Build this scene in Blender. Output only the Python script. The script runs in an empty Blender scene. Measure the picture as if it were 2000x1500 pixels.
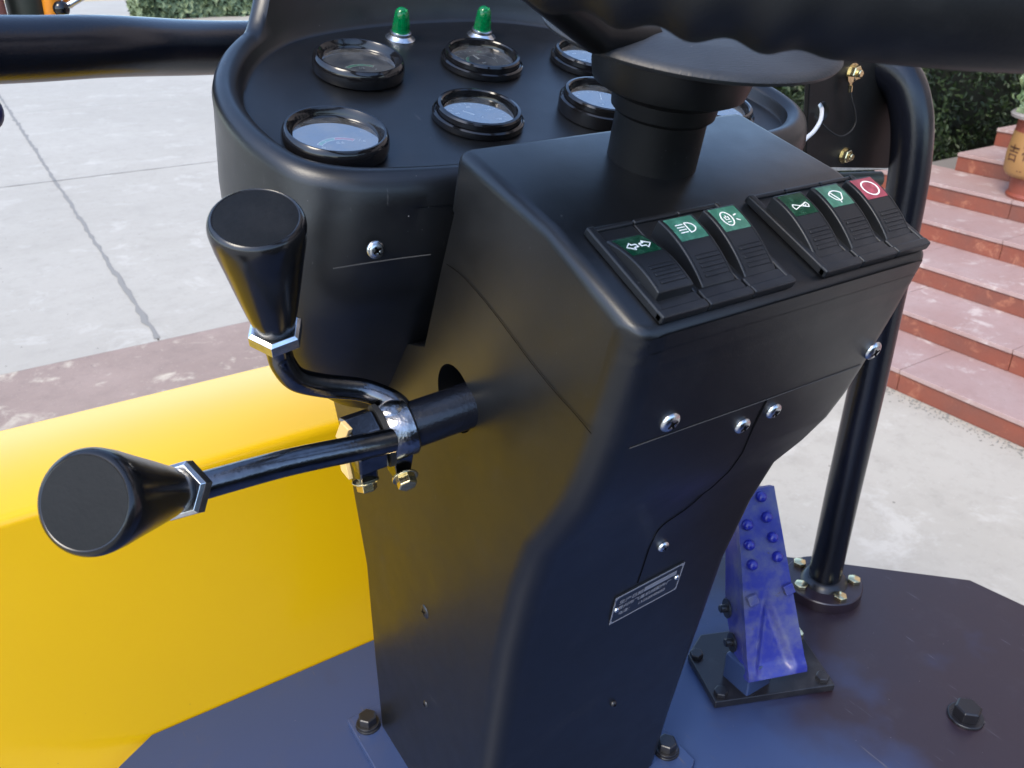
import bpy, bmesh, math, random
from mathutils import Vector, Matrix, Quaternion
random.seed(7)
rad = math.radians
D = bpy.data
S = bpy.context.scene
COL = S.collection

# ------------------------------------------------------------------ camera
PSI, TH = rad(32.7), rad(27.5)
cR = Vector((math.cos(PSI), -math.sin(PSI), 0))
cF = Vector((math.sin(PSI) * math.cos(TH), math.cos(PSI) * math.cos(TH), -math.sin(TH)))
cU = cR.cross(cF)
cam = D.cameras.new('camera')
cam.sensor_width = 36
cam.lens = 36 * 1650 / 2000
cam.clip_start = 0.02
cam.clip_end = 600
cam.dof.use_dof = True
cam.dof.focus_distance = 0.78
cam.dof.aperture_fstop = 16.0
co = D.objects.new('camera', cam)
COL.objects.link(co)
m = Matrix((cR, cU, -cF)).transposed().to_4x4()
m.translation = Vector((0, 0, 1.0))
co.matrix_world = m
S.camera = co

# ------------------------------------------------------------------ light
SUN_AZ = rad(-112)      # measured from +Y towards +X
SUN_EL = rad(50)
w = D.worlds.new('World')
S.world = w
w.use_nodes = True
nt = w.node_tree
sky = nt.nodes.new('ShaderNodeTexSky')
sky.sky_type = 'NISHITA'
sky.sun_disc = False
sky.sun_elevation = SUN_EL
sky.sun_rotation = SUN_AZ
sky.air_density = 1.0
sky.dust_density = 1.3
sky.ozone_density = 2.0
nt.links.new(sky.outputs[0], nt.nodes['Background'].inputs[0])
nt.nodes['Background'].inputs[1].default_value = 0.15
sl = D.lights.new('sun', 'SUN')
sl.energy = 1.0
sl.angle = rad(22)
sl.color = (1.0, 0.84, 0.62)
so = D.objects.new('sun', sl)
COL.objects.link(so)
sd = Vector((math.sin(SUN_AZ) * math.cos(SUN_EL), math.cos(SUN_AZ) * math.cos(SUN_EL), math.sin(SUN_EL)))
so.rotation_euler = sd.to_track_quat('Z', 'Y').to_euler()
S.view_settings.view_transform = 'Standard'
S.view_settings.look = 'None'
S.view_settings.gamma = 1.0
S.view_settings.use_curve_mapping = False
S.view_settings.exposure = 1.72
S.cycles.max_bounces = 6

# ------------------------------------------------------------------ materials
def hexc(h):
    c = [int(h[i:i + 2], 16) / 255 for i in (0, 2, 4)]
    return tuple(((x / 12.92) if x <= .04045 else ((x + .055) / 1.055) ** 2.4) for x in c) + (1,)

class MatB:
    def __init__(s, name):
        s.m = D.materials.new(name)
        s.m.use_nodes = True
        s.t = s.m.node_tree
        s.b = s.t.nodes['Principled BSDF']
        s.co = s.t.nodes.new('ShaderNodeTexCoord')
    def n(s, typ, **kw):
        x = s.t.nodes.new(typ)
        for k, v in kw.items():
            if hasattr(x, k): setattr(x, k, v)
            else: x.inputs[k].default_value = v
        return x
    def l(s, a, b): s.t.links.new(a, b)
    def noise(s, scale, detail=4, rough=.55, vec=None, dist=0):
        x = s.n('ShaderNodeTexNoise')
        x.inputs['Scale'].default_value = scale; x.inputs['Detail'].default_value = detail
        x.inputs['Roughness'].default_value = rough; x.inputs['Distortion'].default_value = dist
        s.l(vec or s.co.outputs['Object'], x.inputs['Vector'])
        return x.outputs['Fac']
    def ramp(s, fac, a, b, ca=(0, 0, 0, 1), cb=(1, 1, 1, 1)):
        r = s.n('ShaderNodeValToRGB')
        r.color_ramp.elements[0].position = a; r.color_ramp.elements[0].color = ca
        r.color_ramp.elements[1].position = b; r.color_ramp.elements[1].color = cb
        s.l(fac, r.inputs[0]); return r.outputs[0]
    def mix(s, fac, a, b):
        x = s.n('ShaderNodeMix'); x.data_type = 'RGBA'
        for soc, v in ((x.inputs[0], fac), (x.inputs[6], a), (x.inputs[7], b)):
            if isinstance(v, (int, float, tuple)): soc.default_value = v
            else: s.l(v, soc)
        return x.outputs[2]
    def bump(s, h, strength, dist, prev=None):
        x = s.n('ShaderNodeBump'); x.inputs['Strength'].default_value = strength
        x.inputs['Distance'].default_value = dist
        s.l(h, x.inputs['Height'])
        if prev is not None: s.l(prev, x.inputs['Normal'])
        return x.outputs['Normal']
    def spots(s, scale, radius, keep=.5, vec=None):
        v = s.n('ShaderNodeTexVoronoi'); v.inputs['Scale'].default_value = scale
        s.l(vec or s.co.outputs['Object'], v.inputs['Vector'])
        lt = s.n('ShaderNodeMath', operation='LESS_THAN'); s.l(v.outputs['Distance'], lt.inputs[0]); lt.inputs[1].default_value = radius
        sp = s.n('ShaderNodeSeparateColor'); s.l(v.outputs['Color'], sp.inputs[0])
        gt = s.n('ShaderNodeMath', operation='LESS_THAN'); s.l(sp.outputs[0], gt.inputs[0]); gt.inputs[1].default_value = keep
        mu = s.n('ShaderNodeMath', operation='MULTIPLY'); s.l(lt.outputs[0], mu.inputs[0]); s.l(gt.outputs[0], mu.inputs[1])
        return mu.outputs[0]
    def set(s, **kw):
        for k, v in kw.items():
            k = {'base': 'Base Color', 'rough': 'Roughness', 'metal': 'Metallic', 'normal': 'Normal', 'spec': 'Specular IOR Level',
                 'trans': 'Transmission Weight', 'ior': 'IOR', 'coat': 'Coat Weight', 'coatr': 'Coat Roughness', 'emis': 'Emission Color', 'emiss': 'Emission Strength', 'alpha': 'Alpha'}.get(k, k)
            if isinstance(v, (int, float, tuple)): s.b.inputs[k].default_value = v
            else: s.l(v, s.b.inputs[k])
        return s.m

def plastic(name, col, rough=.42, grain=900, bump=.25, dust=.12, specks=True, spec=.5, dustcol=(.11, .11, .115, 1)):
    b = MatB(name)
    base = b.mix(b.ramp(b.noise(7, 5, .6), .35, .8), tuple(c * .8 for c in col[:3]) + (1,), col)
    big = b.ramp(b.noise(16, 8, .7), .55, .8)
    mul = b.n('ShaderNodeMath', operation='MULTIPLY'); b.l(big, mul.inputs[0]); mul.inputs[1].default_value = dust
    base = b.mix(mul.outputs[0], base, dustcol)
    if specks:
        msk = b.ramp(b.noise(7, 3, .6), .48, .62)
        def ms(sp, k):
            x = b.n('ShaderNodeMath', operation='MULTIPLY'); b.l(sp, x.inputs[0]); b.l(msk, x.inputs[1]); y = b.n('ShaderNodeMath', operation='MULTIPLY'); b.l(x.outputs[0], y.inputs[0]); y.inputs[1].default_value = k; return y.outputs[0]
        base = b.mix(ms(b.spots(150, .06, .4), .8), base, (.12, .12, .13, 1))
        base = b.mix(ms(b.spots(60, .03, .5), 1.0), base, (.24, .24, .25, 1))
        base = b.mix(b.spots(28, .012, .5), base, (.22, .22, .23, 1))
        base = b.mix(b.ramp(b.noise(160, 3, .8), .70, .78, (0, 0, 0, 1), (.35, .35, .35, 1)), base, (.09, .09, .10, 1))
    if specks:
        for rot, sc_ in ((.6, (260, 7, 60)), (-.9, (9, 300, 80))):
            mp = b.n('ShaderNodeMapping'); mp.inputs['Scale'].default_value = sc_; mp.inputs['Rotation'].default_value = (rot, rot * .5, rot)
            b.l(b.co.outputs['Object'], mp.inputs[0])
            base = b.mix(ms(b.ramp(b.noise(1, 2, .5, mp.outputs[0]), .735, .78), .45), base, (.09, .09, .095, 1))
    r = b.n('ShaderNodeMapRange'); b.l(b.noise(25, 6, .6), r.inputs[0]); r.inputs[3].default_value = rough - .07; r.inputs[4].default_value = rough + .1
    nrm = b.bump(b.noise(grain, 3, .6), bump, .0004)
    nrm = b.bump(b.noise(9, 3), .15, .004, nrm)
    b.b.inputs['Specular Tint'].default_value = (.86, .92, 1.0, 1)  # blue of the reflected sky is put into the specular tint
    return b.set(base=base, rough=r.outputs[0], normal=nrm, spec=spec)

M = {}
M['plastic'] = plastic('black_textured_plastic', (.0042, .0046, .0055, 1), .34, dust=.06, spec=.55)
M['switch_plastic'] = plastic('switch_plastic', (.009, .010, .012, 1), .42, 2500, .15, .15)
M['knob'] = plastic('knob_plastic', (.008, .008, .009, 1), .2, 400, .05, .12, False)
M['knobtop'] = plastic('knob_top_plastic', (.004, .0045, .005, 1), .55, 260, .5, .06, False, .2)
M['bezel'] = plastic('gloss_bezel', (.006, .006, .007, 1), .12, 300, .02, .08, False)
M['wheel'] = plastic('wheel_rubber', (.005, .0055, .006, 1), .5, 700, .35, .12, False, .4)
M['column'] = plastic('column_paint', (.006, .006, .006, 1), .38, 300, .2, .12, True, .3)
M['rail'] = plastic('gloss_black_paint', (.005, .006, .010, 1), .2, 420, .6, .04, False, .5)
M['seam'] = MatB('seam_shadow_gap').set(base=(.002, .002, .002, 1), rough=.9, spec=.1)
M['seamlight'] = MatB('seam_worn_edge').set(base=(.07, .07, .07, 1), rough=.6)
M['rubber'] = MatB('rubber').set(base=(.008, .008, .008, 1), rough=.7)

def paint_floor():
    b = MatB('floor_paint_with_reflection')
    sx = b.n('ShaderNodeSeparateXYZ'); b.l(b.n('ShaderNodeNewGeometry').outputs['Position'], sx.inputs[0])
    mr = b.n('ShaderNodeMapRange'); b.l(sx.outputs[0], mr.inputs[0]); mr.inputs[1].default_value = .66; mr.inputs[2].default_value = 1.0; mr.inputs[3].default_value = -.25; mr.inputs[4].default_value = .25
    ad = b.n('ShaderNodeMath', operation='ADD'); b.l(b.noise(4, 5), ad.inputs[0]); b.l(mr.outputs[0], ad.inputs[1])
    base = b.mix(b.ramp(ad.outputs[0], .38, .66), (.024, .043, .115, 1), (.018, .010, .015, 1))  # blue-to-maroon fade paints in the sky reflection and its darker side
    b.b.inputs['Specular Tint'].default_value = (.8, .88, 1.0, 1)  # sky blue put into the reflection tint as well
    sc = b.n('ShaderNodeTexNoise'); sc.inputs['Scale'].default_value = 6; sc.inputs['Detail'].default_value = 2
    mp = b.n('ShaderNodeMapping'); mp.inputs['Scale'].default_value = (30, 2, 1); mp.inputs['Rotation'].default_value = (0, 0, .7)
    b.l(b.co.outputs['Object'], mp.inputs[0]); b.l(mp.outputs[0], sc.inputs['Vector'])
    scr = b.ramp(sc.outputs['Fac'], .70, .74)
    base = b.mix(b.ramp(b.noise(12, 8, .75), .55, .9, (0, 0, 0, 1), (.4, .4, .4, 1)), base, (.06, .06, .075, 1))
    base = b.mix(scr, base, (.07, .07, .09, 1))
    base = b.mix(b.spots(70, .03, .4), base, (.25, .25, .25, 1))
    r = b.n('ShaderNodeMapRange'); b.l(b.noise(5, 7, .65), r.inputs[0]); r.inputs[3].default_value = .22; r.inputs[4].default_value = .48
    return b.set(base=base, rough=r.outputs[0], normal=b.bump(b.noise(60, 5), .12, .001), spec=.7)
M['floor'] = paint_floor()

def yellow():
    b = MatB('yellow_paint')
    base = b.mix(b.noise(4, 3), (.635, .375, .002, 1), (.69, .415, .003, 1))
    base = b.mix(b.spots(40, .03, .3), base, (.3, .2, .05, 1))
    return b.set(base=base, rough=.27, normal=b.bump(b.noise(260, 3), .05, .0006), spec=.4, coat=.22, coatr=.14)
M['yellow'] = yellow()

def bluepaint():
    b = MatB('chipped_blue_paint')
    base = b.mix(b.ramp(b.noise(22, 8, .7), .44, .66), (.020, .028, .22, 1), (.09, .10, .19, 1))
    base = b.mix(b.ramp(b.noise(45, 6, .7, dist=.6), .64, .70), base, (.07, .06, .05, 1))
    base = b.mix(b.ramp(b.noise(9, 4, .6), .5, .8, (0, 0, 0, 1), (.35, .35, .35, 1)), base, (.2, .22, .38, 1))
    return b.set(base=base, rough=.34, normal=b.bump(b.noise(60, 6), .4, .0015), spec=.6)
M['blue'] = bluepaint()

M['bluedeep'] = MatB('deep_blue_paint').set(base=(.012, .018, .26, 1), rough=.3, spec=.6)
def metal(name, c, rough=.25, bump=.1):
    b = MatB(name)
    base = b.mix(b.ramp(b.noise(120, 5), .4, .8), c, tuple(x * .55 for x in c[:3]) + (1,))
    return b.set(base=base, rough=rough, metal=1.0, normal=b.bump(b.noise(260, 4), bump, .0006))
M['zinc'] = metal('zinc_steel', (.62, .66, .7, 1), .25)
M['steel'] = metal('black_chrome', (.13, .135, .15, 1), .2, .3)
M['weld'] = metal('painted_weld', (.30, .31, .33, 1), .2, .9)
M['gold'] = metal('yellow_zinc', (.78, .66, .38, 1), .22, .15)
M['cutplate'] = MatB('plate_edge_yellow_reflection').set(base=(.62, .44, .18, 1), rough=.4, spec=.6)  # tan colour carries the reflection of the yellow body on the cut faces
M['boltblack'] = plastic('black_bolt', (.012, .012, .015, 1), .28, 300, .3, .3, False)
M['glass'] = None
def glass():
    b = MatB('gauge_glass')
    t = b.t
    for nn in list(t.nodes):
        if nn.type == 'BSDF_PRINCIPLED': t.nodes.remove(nn)
    out = [x for x in t.nodes if x.type == 'OUTPUT_MATERIAL'][0]
    tr = t.nodes.new('ShaderNodeBsdfTransparent'); tr.inputs[0].default_value = (.9, .92, .92, 1)
    gl = t.nodes.new('ShaderNodeBsdfGlossy'); gl.inputs['Roughness'].default_value = .02
    fr = t.nodes.new('ShaderNodeFresnel'); fr.inputs[0].default_value = 7.0
    df = t.nodes.new('ShaderNodeBsdfDiffuse'); df.inputs[0].default_value = (.25, .25, .24, 1)
    mx = t.nodes.new('ShaderNodeMixShader'); mx2 = t.nodes.new('ShaderNodeMixShader')
    gm_ = t.nodes.new('ShaderNodeNewGeometry'); iv = b.n('ShaderNodeMath', operation='SUBTRACT'); iv.inputs[0].default_value = 1.0; b.l(gm_.outputs['Backfacing'], iv.inputs[1])
    ml = b.n('ShaderNodeMath', operation='MULTIPLY'); b.l(fr.outputs[0], ml.inputs[0]); b.l(iv.outputs[0], ml.inputs[1]); t.links.new(ml.outputs[0], mx.inputs[0]); t.links.new(tr.outputs[0], mx.inputs[1]); t.links.new(gl.outputs[0], mx.inputs[2])
    sp = b.spots(420, .12, .12)
    sp2 = b.ramp(b.noise(60, 6), .4, .8, (.03, .03, .03, 1), (.2, .2, .2, 1))
    ad = b.n('ShaderNodeMath', operation='MAXIMUM'); b.l(sp, ad.inputs[0]); b.l(sp2, ad.inputs[1])
    t.links.new(ad.outputs[0], mx2.inputs[0]); t.links.new(mx.outputs[0], mx2.inputs[1]); t.links.new(df.outputs[0], mx2.inputs[2])
    t.links.new(mx2.outputs[0], out.inputs[0])
    return b.m
M['glass'] = glass()
M['dial'] = MatB('dial_black').set(base=(.012, .014, .017, 1), rough=.5)
M['white'] = MatB('printed_white').set(base=(.8, .82, .82, 1), rough=.5)
M['pgreen'] = MatB('printed_green').set(base=(.08, .42, .22, 1), rough=.5)
M['pred'] = MatB('printed_red').set(base=(.6, .05, .05, 1), rough=.5)
def lens(name, c, rough=.3):
    b = MatB(name)
    base = b.mix(b.ramp(b.noise(160, 5, .7), .45, .7), c, tuple(min(1, x * 1.9 + .02) for x in c[:3]) + (1,))
    return b.set(base=base, rough=rough, normal=b.bump(b.noise(900, 2), .1, .0003), spec=.6)
M['green_dark'] = lens('dark_green_lens', (.003, .035, .018, 1), .22)
M['green_pale'] = lens('pale_green_lens', (.032, .125, .09, 1))
M['red_lens'] = lens('red_lens', (.22, .03, .055, 1))
bb = MatB('green_lamp_lens')
M['lamp'] = bb.set(base=(.0, .32, .10, 1), rough=.06, trans=.7, ior=1.45)
M['copper'] = MatB('orange_plastic').set(base=(.42, .14, .03, 1), rough=.35)
M['wire'] = MatB('white_cable').set(base=(.62, .63, .64, 1), rough=.4)
M['plate_dark'] = plastic('name_plate_black', (.012, .014, .018, 1), .3, 900, .1, .05, False)
M['alu'] = MatB('aluminium_print').set(base=(.30, .31, .34, 1), rough=.38, metal=.4)
M['amber'] = MatB('amber_plastic').set(base=(.7, .25, .02, 1), rough=.25)
M['olive'] = MatB('dark_olive').set(base=(.02, .025, .018, 1), rough=.5)
M['pink'] = MatB('pinkish_plastic').set(base=(.25, .1, .08, 1), rough=.5)
M['navy'] = MatB('navy_rubber').set(base=(.01, .012, .07, 1), rough=.4)
M['maroon'] = MatB('maroon_rubber').set(base=(.07, .012, .015, 1), rough=.4)

def padmat():
    b = MatB('pad_leather_grain')
    mp = b.n('ShaderNodeMapping'); mp.inputs['Scale'].default_value = (170, 620, 170)
    b.l(b.co.outputs['Object'], mp.inputs[0])
    h = b.noise(1, 3, .6, mp.outputs[0])
    base = b.mix(b.ramp(b.noise(20, 6), .4, .8), (.018, .021, .026, 1), (.03, .034, .04, 1))
    base = b.mix(b.spots(110, .05, .3), base, (.3, .3, .3, 1))
    return b.set(base=base, rough=.48, normal=b.bump(h, .6, .0008))
M['pad'] = padmat()

def concrete(name, c1, c2, c3, s=1.0, rough=.75):
    b = MatB(name)
    wv = b.n('ShaderNodeNewGeometry').outputs['Position']
    base = b.mix(b.ramp(b.noise(.9 * s, 7, .62, wv), .35, .7), c1, c2)
    base = b.mix(b.ramp(b.noise(2.6 * s, 8, .7, wv, .4), .56, .66), base, c3)
    base = b.mix(b.ramp(b.noise(6 * s, 6, .6, wv), .5, .85, (0, 0, 0, 1), (.5, .5, .5, 1)), base, tuple(x * .72 for x in c1[:3]) + (1,))
    base = b.mix(b.ramp(b.noise(14 * s, 9, .75, wv), .52, .80, (0, 0, 0, 1), (.45, .45, .45, 1)), base, tuple(x * .55 for x in c1[:3]) + (1,))
    base = b.mix(b.ramp(b.noise(38 * s, 4, .7, wv), .60, .70, (0, 0, 0, 1), (.5, .5, .5, 1)), base, c3)
    base = b.mix(b.ramp(b.noise(.35 * s, 3, .6, wv), .40, .65, (0, 0, 0, 1), (.30, .30, .30, 1)), base, tuple(x * .80 for x in c1[:3]) + (1,))
    base = b.mix(b.spots(9 * s, .06, .3, wv), base, tuple(x * .4 for x in c1[:3]) + (1,))
    return b.set(base=base, rough=rough, normal=b.bump(b.noise(30, 6, .6, wv), .35, .004))
M['concrete'] = concrete('pale_concrete', (.335, .315, .27, 1), (.365, .345, .30, 1), (.41, .39, .345, 1))
M['brownstrip'] = concrete('brown_worn_slab', (.23, .165, .13, 1), (.29, .215, .175, 1), (.46, .40, .31, 1), 1.3, .6)
M['tread'] = concrete('pink_stone_tread', (.30, .20, .185, 1), (.34, .26, .25, 1), (.46, .40, .375, 1), 2.2, .6)
M['riser'] = concrete('red_stone_riser', (.20, .050, .027, 1), (.12, .050, .038, 1), (.30, .12, .07, 1), 3.0, .6)
M['sub'] = MatB('mortar').set(base=(.16, .15, .14, 1), rough=.9)
M['kerb'] = MatB('cream_kerb').set(base=(.6, .5, .32, 1), rough=.8)
M['grit'] = MatB('grey_grit').set(base=(.20, .195, .18, 1), rough=.9)
def leafmat(name, a, c):
    b = MatB(name)
    g = b.n('ShaderNodeNewGeometry')
    base = b.mix(g.outputs['Random Per Island'], a, c)
    return b.set(base=base, rough=.5, spec=.35)
M['leafdark'] = leafmat('dark_hedge_leaf', (.008, .017, .007, 1), (.030, .052, .016, 1))
M['leaffar'] = leafmat('far_hedge_leaf', (.10, .14, .07, 1), (.17, .22, .12, 1))
M['leafpale'] = leafmat('pale_succulent_leaf', (.09, .15, .055, 1), (.26, .32, .17, 1))
M['terracotta'] = MatB('terracotta').set(base=(.20, .05, .03, 1), rough=.45)
M['ochre'] = MatB('ochre_glaze').set(base=(.30, .16, .055, 1), rough=.45)
M['ink'] = MatB('brown_ink').set(base=(.08, .03, .015, 1), rough=.6)
M['rim_grey'] = MatB('grey_pot_rim').set(base=(.25, .22, .2, 1), rough=.5)
M['wall'] = MatB('unseen_building_wall').set(base=(.32, .27, .25, 1), rough=.8)

# ------------------------------------------------------------------ mesh helpers
def V(*a): return Vector(a)

class MB:
    """collects geometry, then builds one mesh object"""
    def __init__(s): s.v = []; s.f = []; s.uvs = None
    def add(s, vs, fs):
        o = len(s.v); s.v += [Vector(x) for x in vs]; s.f += [tuple(i + o for i in f) for f in fs]; return s
    def box(s, c, d, mat=None):
        c = Vector(c); x, y, z = d[0] / 2, d[1] / 2, d[2] / 2
        vs = [V(a, b, e) for a in (-x, x) for b in (-y, y) for e in (-z, z)]
        if mat is not None: vs = [mat @ q for q in vs]
        return s.add([c + q for q in vs], [(0, 1, 3, 2), (4, 6, 7, 5), (0, 4, 5, 1), (2, 3, 7, 6), (0, 2, 6, 4), (1, 5, 7, 3)])
    def lathe(s, base, axis, prof, n=32, closed=False):
        """prof: list of (radius, height along axis)"""
        axis = Vector(axis).normalized(); q = axis.to_track_quat('Z', 'Y'); base = Vector(base); vs = []
        for r, h in prof:
            for i in range(n):
                a = 2 * math.pi * i / n
                vs.append(base + q @ V(r * math.cos(a), r * math.sin(a), h))
        fs = []; k = len(prof)
        for j in range(k - 1):
            for i in range(n):
                fs.append((j * n + i, j * n + (i + 1) % n, (j + 1) * n + (i + 1) % n, (j + 1) * n + i))
        if closed:
            for i in range(n): fs.append(((k - 1) * n + i, (k - 1) * n + (i + 1) % n, (i + 1) % n, i))
        else:
            if prof[0][0] > 1e-6: fs.append(tuple(reversed(range(n))))
            if prof[-1][0] > 1e-6: fs.append(tuple((k - 1) * n + i for i in range(n)))
        return s.add(vs, fs)
    def cyl(s, a, b, r, r2=None, n=24):
        a = Vector(a); b = Vector(b); return s.lathe(a, b - a, [(r, 0), (r if r2 is None else r2, (b - a).length)], n)
    def hexa(s, base, axis, r, h, rot=0, ch=.12):
        axis = Vector(axis).normalized(); q = axis.to_track_quat('Z', 'Y') @ Quaternion((0, 0, 1), rot); base = Vector(base); vs = []
        for rr, hh in ((r, 0), (r, h * (1 - ch)), (r * .86, h)):
            for i in range(6):
                a = math.pi / 3 * i; vs.append(base + q @ V(rr * math.cos(a), rr * math.sin(a), hh))
        fs = [tuple(reversed(range(6))), tuple(range(12, 18))]
        for j in (0, 1):
            for i in range(6): fs.append((j * 6 + i, j * 6 + (i + 1) % 6, (j + 1) * 6 + (i + 1) % 6, (j + 1) * 6 + i))
        return s.add(vs, fs)
    def sphere(s, c, r, n=20, m=12, sc=(1, 1, 1)):
        c = Vector(c); vs = [c + V(0, 0, r * sc[2])]
        for j in range(1, m):
            t = math.pi * j / m
            for i in range(n):
                a = 2 * math.pi * i / n; vs.append(c + V(r * math.sin(t) * math.cos(a) * sc[0], r * math.sin(t) * math.sin(a) * sc[1], r * math.cos(t) * sc[2]))
        vs.append(c - V(0, 0, r * sc[2])); fs = []
        for i in range(n): fs.append((0, 1 + i, 1 + (i + 1) % n))
        for j in range(m - 2):
            for i in range(n): fs.append((1 + j * n + i, 1 + (j + 1) * n + i, 1 + (j + 1) * n + (i + 1) % n, 1 + j * n + (i + 1) % n))
        for i in range(n): fs.append((len(vs) - 1, 1 + (m - 2) * n + (i + 1) % n, 1 + (m - 2) * n + i))
        return s.add(vs, fs)
    def tube(s, pts, r, n=16, closed=False, rf=None):
        pts = [Vector(p) for p in pts]; k = len(pts); vs = []
        T = []
        for i in range(k):
            if closed: t = pts[(i + 1) % k] - pts[i - 1]
            else: t = pts[min(i + 1, k - 1)] - pts[max(i - 1, 0)]
            T.append(t.normalized())
        up = V(0, 0, 1) if abs(T[0].z) < .9 else V(1, 0, 0)
        u = (up - T[0] * up.dot(T[0])).normalized()
        for i in range(k):
            u = (u - T[i] * u.dot(T[i])).normalized(); w_ = T[i].cross(u)
            rr = r if rf is None else rf(i / max(1, k - 1)) if not isinstance(r, list) else r[i]
            for j in range(n):
                a = 2 * math.pi * j / n; vs.append(pts[i] + (u * math.cos(a) + w_ * math.sin(a)) * rr)
        fs = []
        for i in range(k if closed else k - 1):
            i2 = (i + 1) % k
            for j in range(n): fs.append((i * n + j, i * n + (j + 1) % n, i2 * n + (j + 1) % n, i2 * n + j))
        if not closed: fs += [tuple(reversed(range(n))), tuple((k - 1) * n + j for j in range(n))]
        return s.add(vs, fs)
    def prism(s, poly, ax, d):
        """poly: list of 3d points (planar); extruded by vector d"""
        n = len(poly); a = [Vector(p) for p in poly]; b = [p + Vector(d) for p in a]
        return s.add(a + b, [tuple(reversed(range(n))), tuple(range(n, 2 * n))] + [(i, (i + 1) % n, n + (i + 1) % n, n + i) for i in range(n)])
    def strip(s, pts, nrm, w_, t):
        """flat ribbon along pts lying on a surface with normal nrm (vector or list)"""
        pts = [Vector(p) for p in pts]; vs = []; k = len(pts)
        for i, p in enumerate(pts):
            tg = (pts[min(i + 1, k - 1)] - pts[max(i - 1, 0)]).normalized()
            nn = Vector(nrm[i] if isinstance(nrm, list) else nrm).normalized(); sd_ = nn.cross(tg).normalized() * w_ / 2
            vs += [p - sd_, p + sd_, p + sd_ + nn * t, p - sd_ + nn * t]
        fs = [(0, 1, 2, 3)[::-1]]
        for i in range(k - 1):
            a = i * 4; b = a + 4
            for j in range(4): fs.append((a + j, a + (j + 1) % 4, b + (j + 1) % 4, b + j))
        fs.append(tuple((k - 1) * 4 + j for j in range(4)))
        return s.add(vs, fs)
    def build(s, name, mat, parent=None, smooth=35, bevel=0, seg=3, blim=30, local=False, kind=None, fixn=True):
        off = Vector((0, 0, 0))
        if parent is not None and not local:
            off = wloc(parent)
        me = D.meshes.new(name)
        me.from_pydata([v - off for v in s.v], [], s.f)
        if fixn:
            bm = bmesh.new(); bm.from_mesh(me); bmesh.ops.recalc_face_normals(bm, faces=bm.faces); bm.to_mesh(me); bm.free()
        me.materials.append(mat)
        o = D.objects.new(name, me); COL.objects.link(o)
        if parent is not None: o.parent = parent
        if bevel:
            md = o.modifiers.new('bevel', 'BEVEL'); md.width = bevel; md.segments = seg; md.limit_method = 'ANGLE'; md.angle_limit = rad(blim); md.harden_normals = True
            me.shade_smooth()
        elif smooth:
            me.shade_smooth(); me.set_sharp_from_angle(angle=rad(smooth))
        if kind: o['kind'] = kind
        return o

def wloc(o):
    p = Vector((0, 0, 0))
    while o is not None:
        p = p + o.location; o = o.parent
    return p

def thing(name, label, cat, loc=(0, 0, 0), group=None):
    o = D.objects.new(name, None); o.empty_display_size = .05; COL.objects.link(o); o.location = loc
    return tag(o, label, cat, group)
def tag(o, label, cat, group=None):
    o['label'] = label; o['category'] = cat
    if group: o['group'] = group
    return o

def copy_tree(o, parent=None):
    c = o.copy(); COL.objects.link(c)
    if parent is not None: c.parent = parent
    for ch in [x for x in D.objects if x.parent == o]: copy_tree(ch, c)
    return c

def catmull(P, n=8, closed=True):
    out = []; k = len(P)
    for i in range(k if closed else k - 1):
        if closed: a, b, c, d = P[i - 1], P[i], P[(i + 1) % k], P[(i + 2) % k]
        else: a, b, c, d = P[max(i - 1, 0)], P[i], P[i + 1], P[min(i + 2, k - 1)]
        a, b, c, d = map(Vector, (a, b, c, d))
        for j in range(n):
            t = j / n
            out.append(.5 * ((2 * b) + (c - a) * t + (2 * a - 5 * b + 4 * c - d) * t * t + (-a + 3 * b - 3 * c + d) * t ** 3))
    if not closed: out.append(Vector(P[-1]))
    return out

def text_mesh(body, size, thick=0.0002):
    cu = D.curves.new('t', 'FONT'); cu.body = body; cu.size = size; cu.extrude = thick; cu.align_x = 'CENTER'; cu.align_y = 'CENTER'; cu.resolution_u = 2
    o = D.objects.new('t', cu); COL.objects.link(o)
    dg = bpy.context.evaluated_depsgraph_get(); me = D.meshes.new_from_object(o.evaluated_get(dg))
    vs = [v.co.copy() for v in me.vertices]; fs = [tuple(p.vertices) for p in me.polygons]
    D.objects.remove(o); D.meshes.remove(me); D.curves.remove(cu)
    return vs, fs

# ================================================================== SETTING
G = -1.46
# ground : base sheet + concrete slabs
gr = MB().add([V(-120, -60, G - .03), V(120, -60, G - .03), V(120, 160, G - .03), V(-120, 160, G - .03)], [(0, 1, 2, 3)]).build('ground', M['sub'], smooth=0)
gr['kind'] = 'structure'
def slab(x0, x1, y0, y1, mat=None, name='concrete_slab', top=G, th=.025):
    gp = .010
    o = MB().box(((x0 + x1) / 2, (y0 + y1) / 2, top - th / 2), (x1 - x0 - gp, y1 - y0 - gp, th)).build(name, mat or M['concrete'], gr, smooth=0)
    return o
xs = [-19.3, -14.27, -9.24, -4.2, .83, 5.86, 10.9, 15.93, 20.96]
ys = [5.86, 11.2, 16.5, 21.8, 27.1, 32.4, 37.7, 43.0, 48.3, 53.6]
base_slab = None
def slabs(xs, ys):
    cache = {}
    for i in range(len(xs) - 1):
        for j in range(len(ys) - 1):
            key = (round(xs[i + 1] - xs[i], 2), round(ys[j + 1] - ys[j], 2))
            if key not in cache:
                cache[key] = slab(0, xs[i + 1] - xs[i], 0, ys[j + 1] - ys[j]); o = cache[key]
            else:
                o = cache[key].copy(); COL.objects.link(o); o.parent = gr
            o.location = (xs[i], ys[j], 0)
slabs(xs, ys)
slabs(xs[1:], [-11.9, -6.6, -1.3, 3.95])
# worn brown strip crossing the yard
st = MB()
st.box((.83, 4.905, G - .012), (40, 1.9, .03)).build('path', M['brownstrip'], smooth=0)['kind'] = 'structure'

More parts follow.
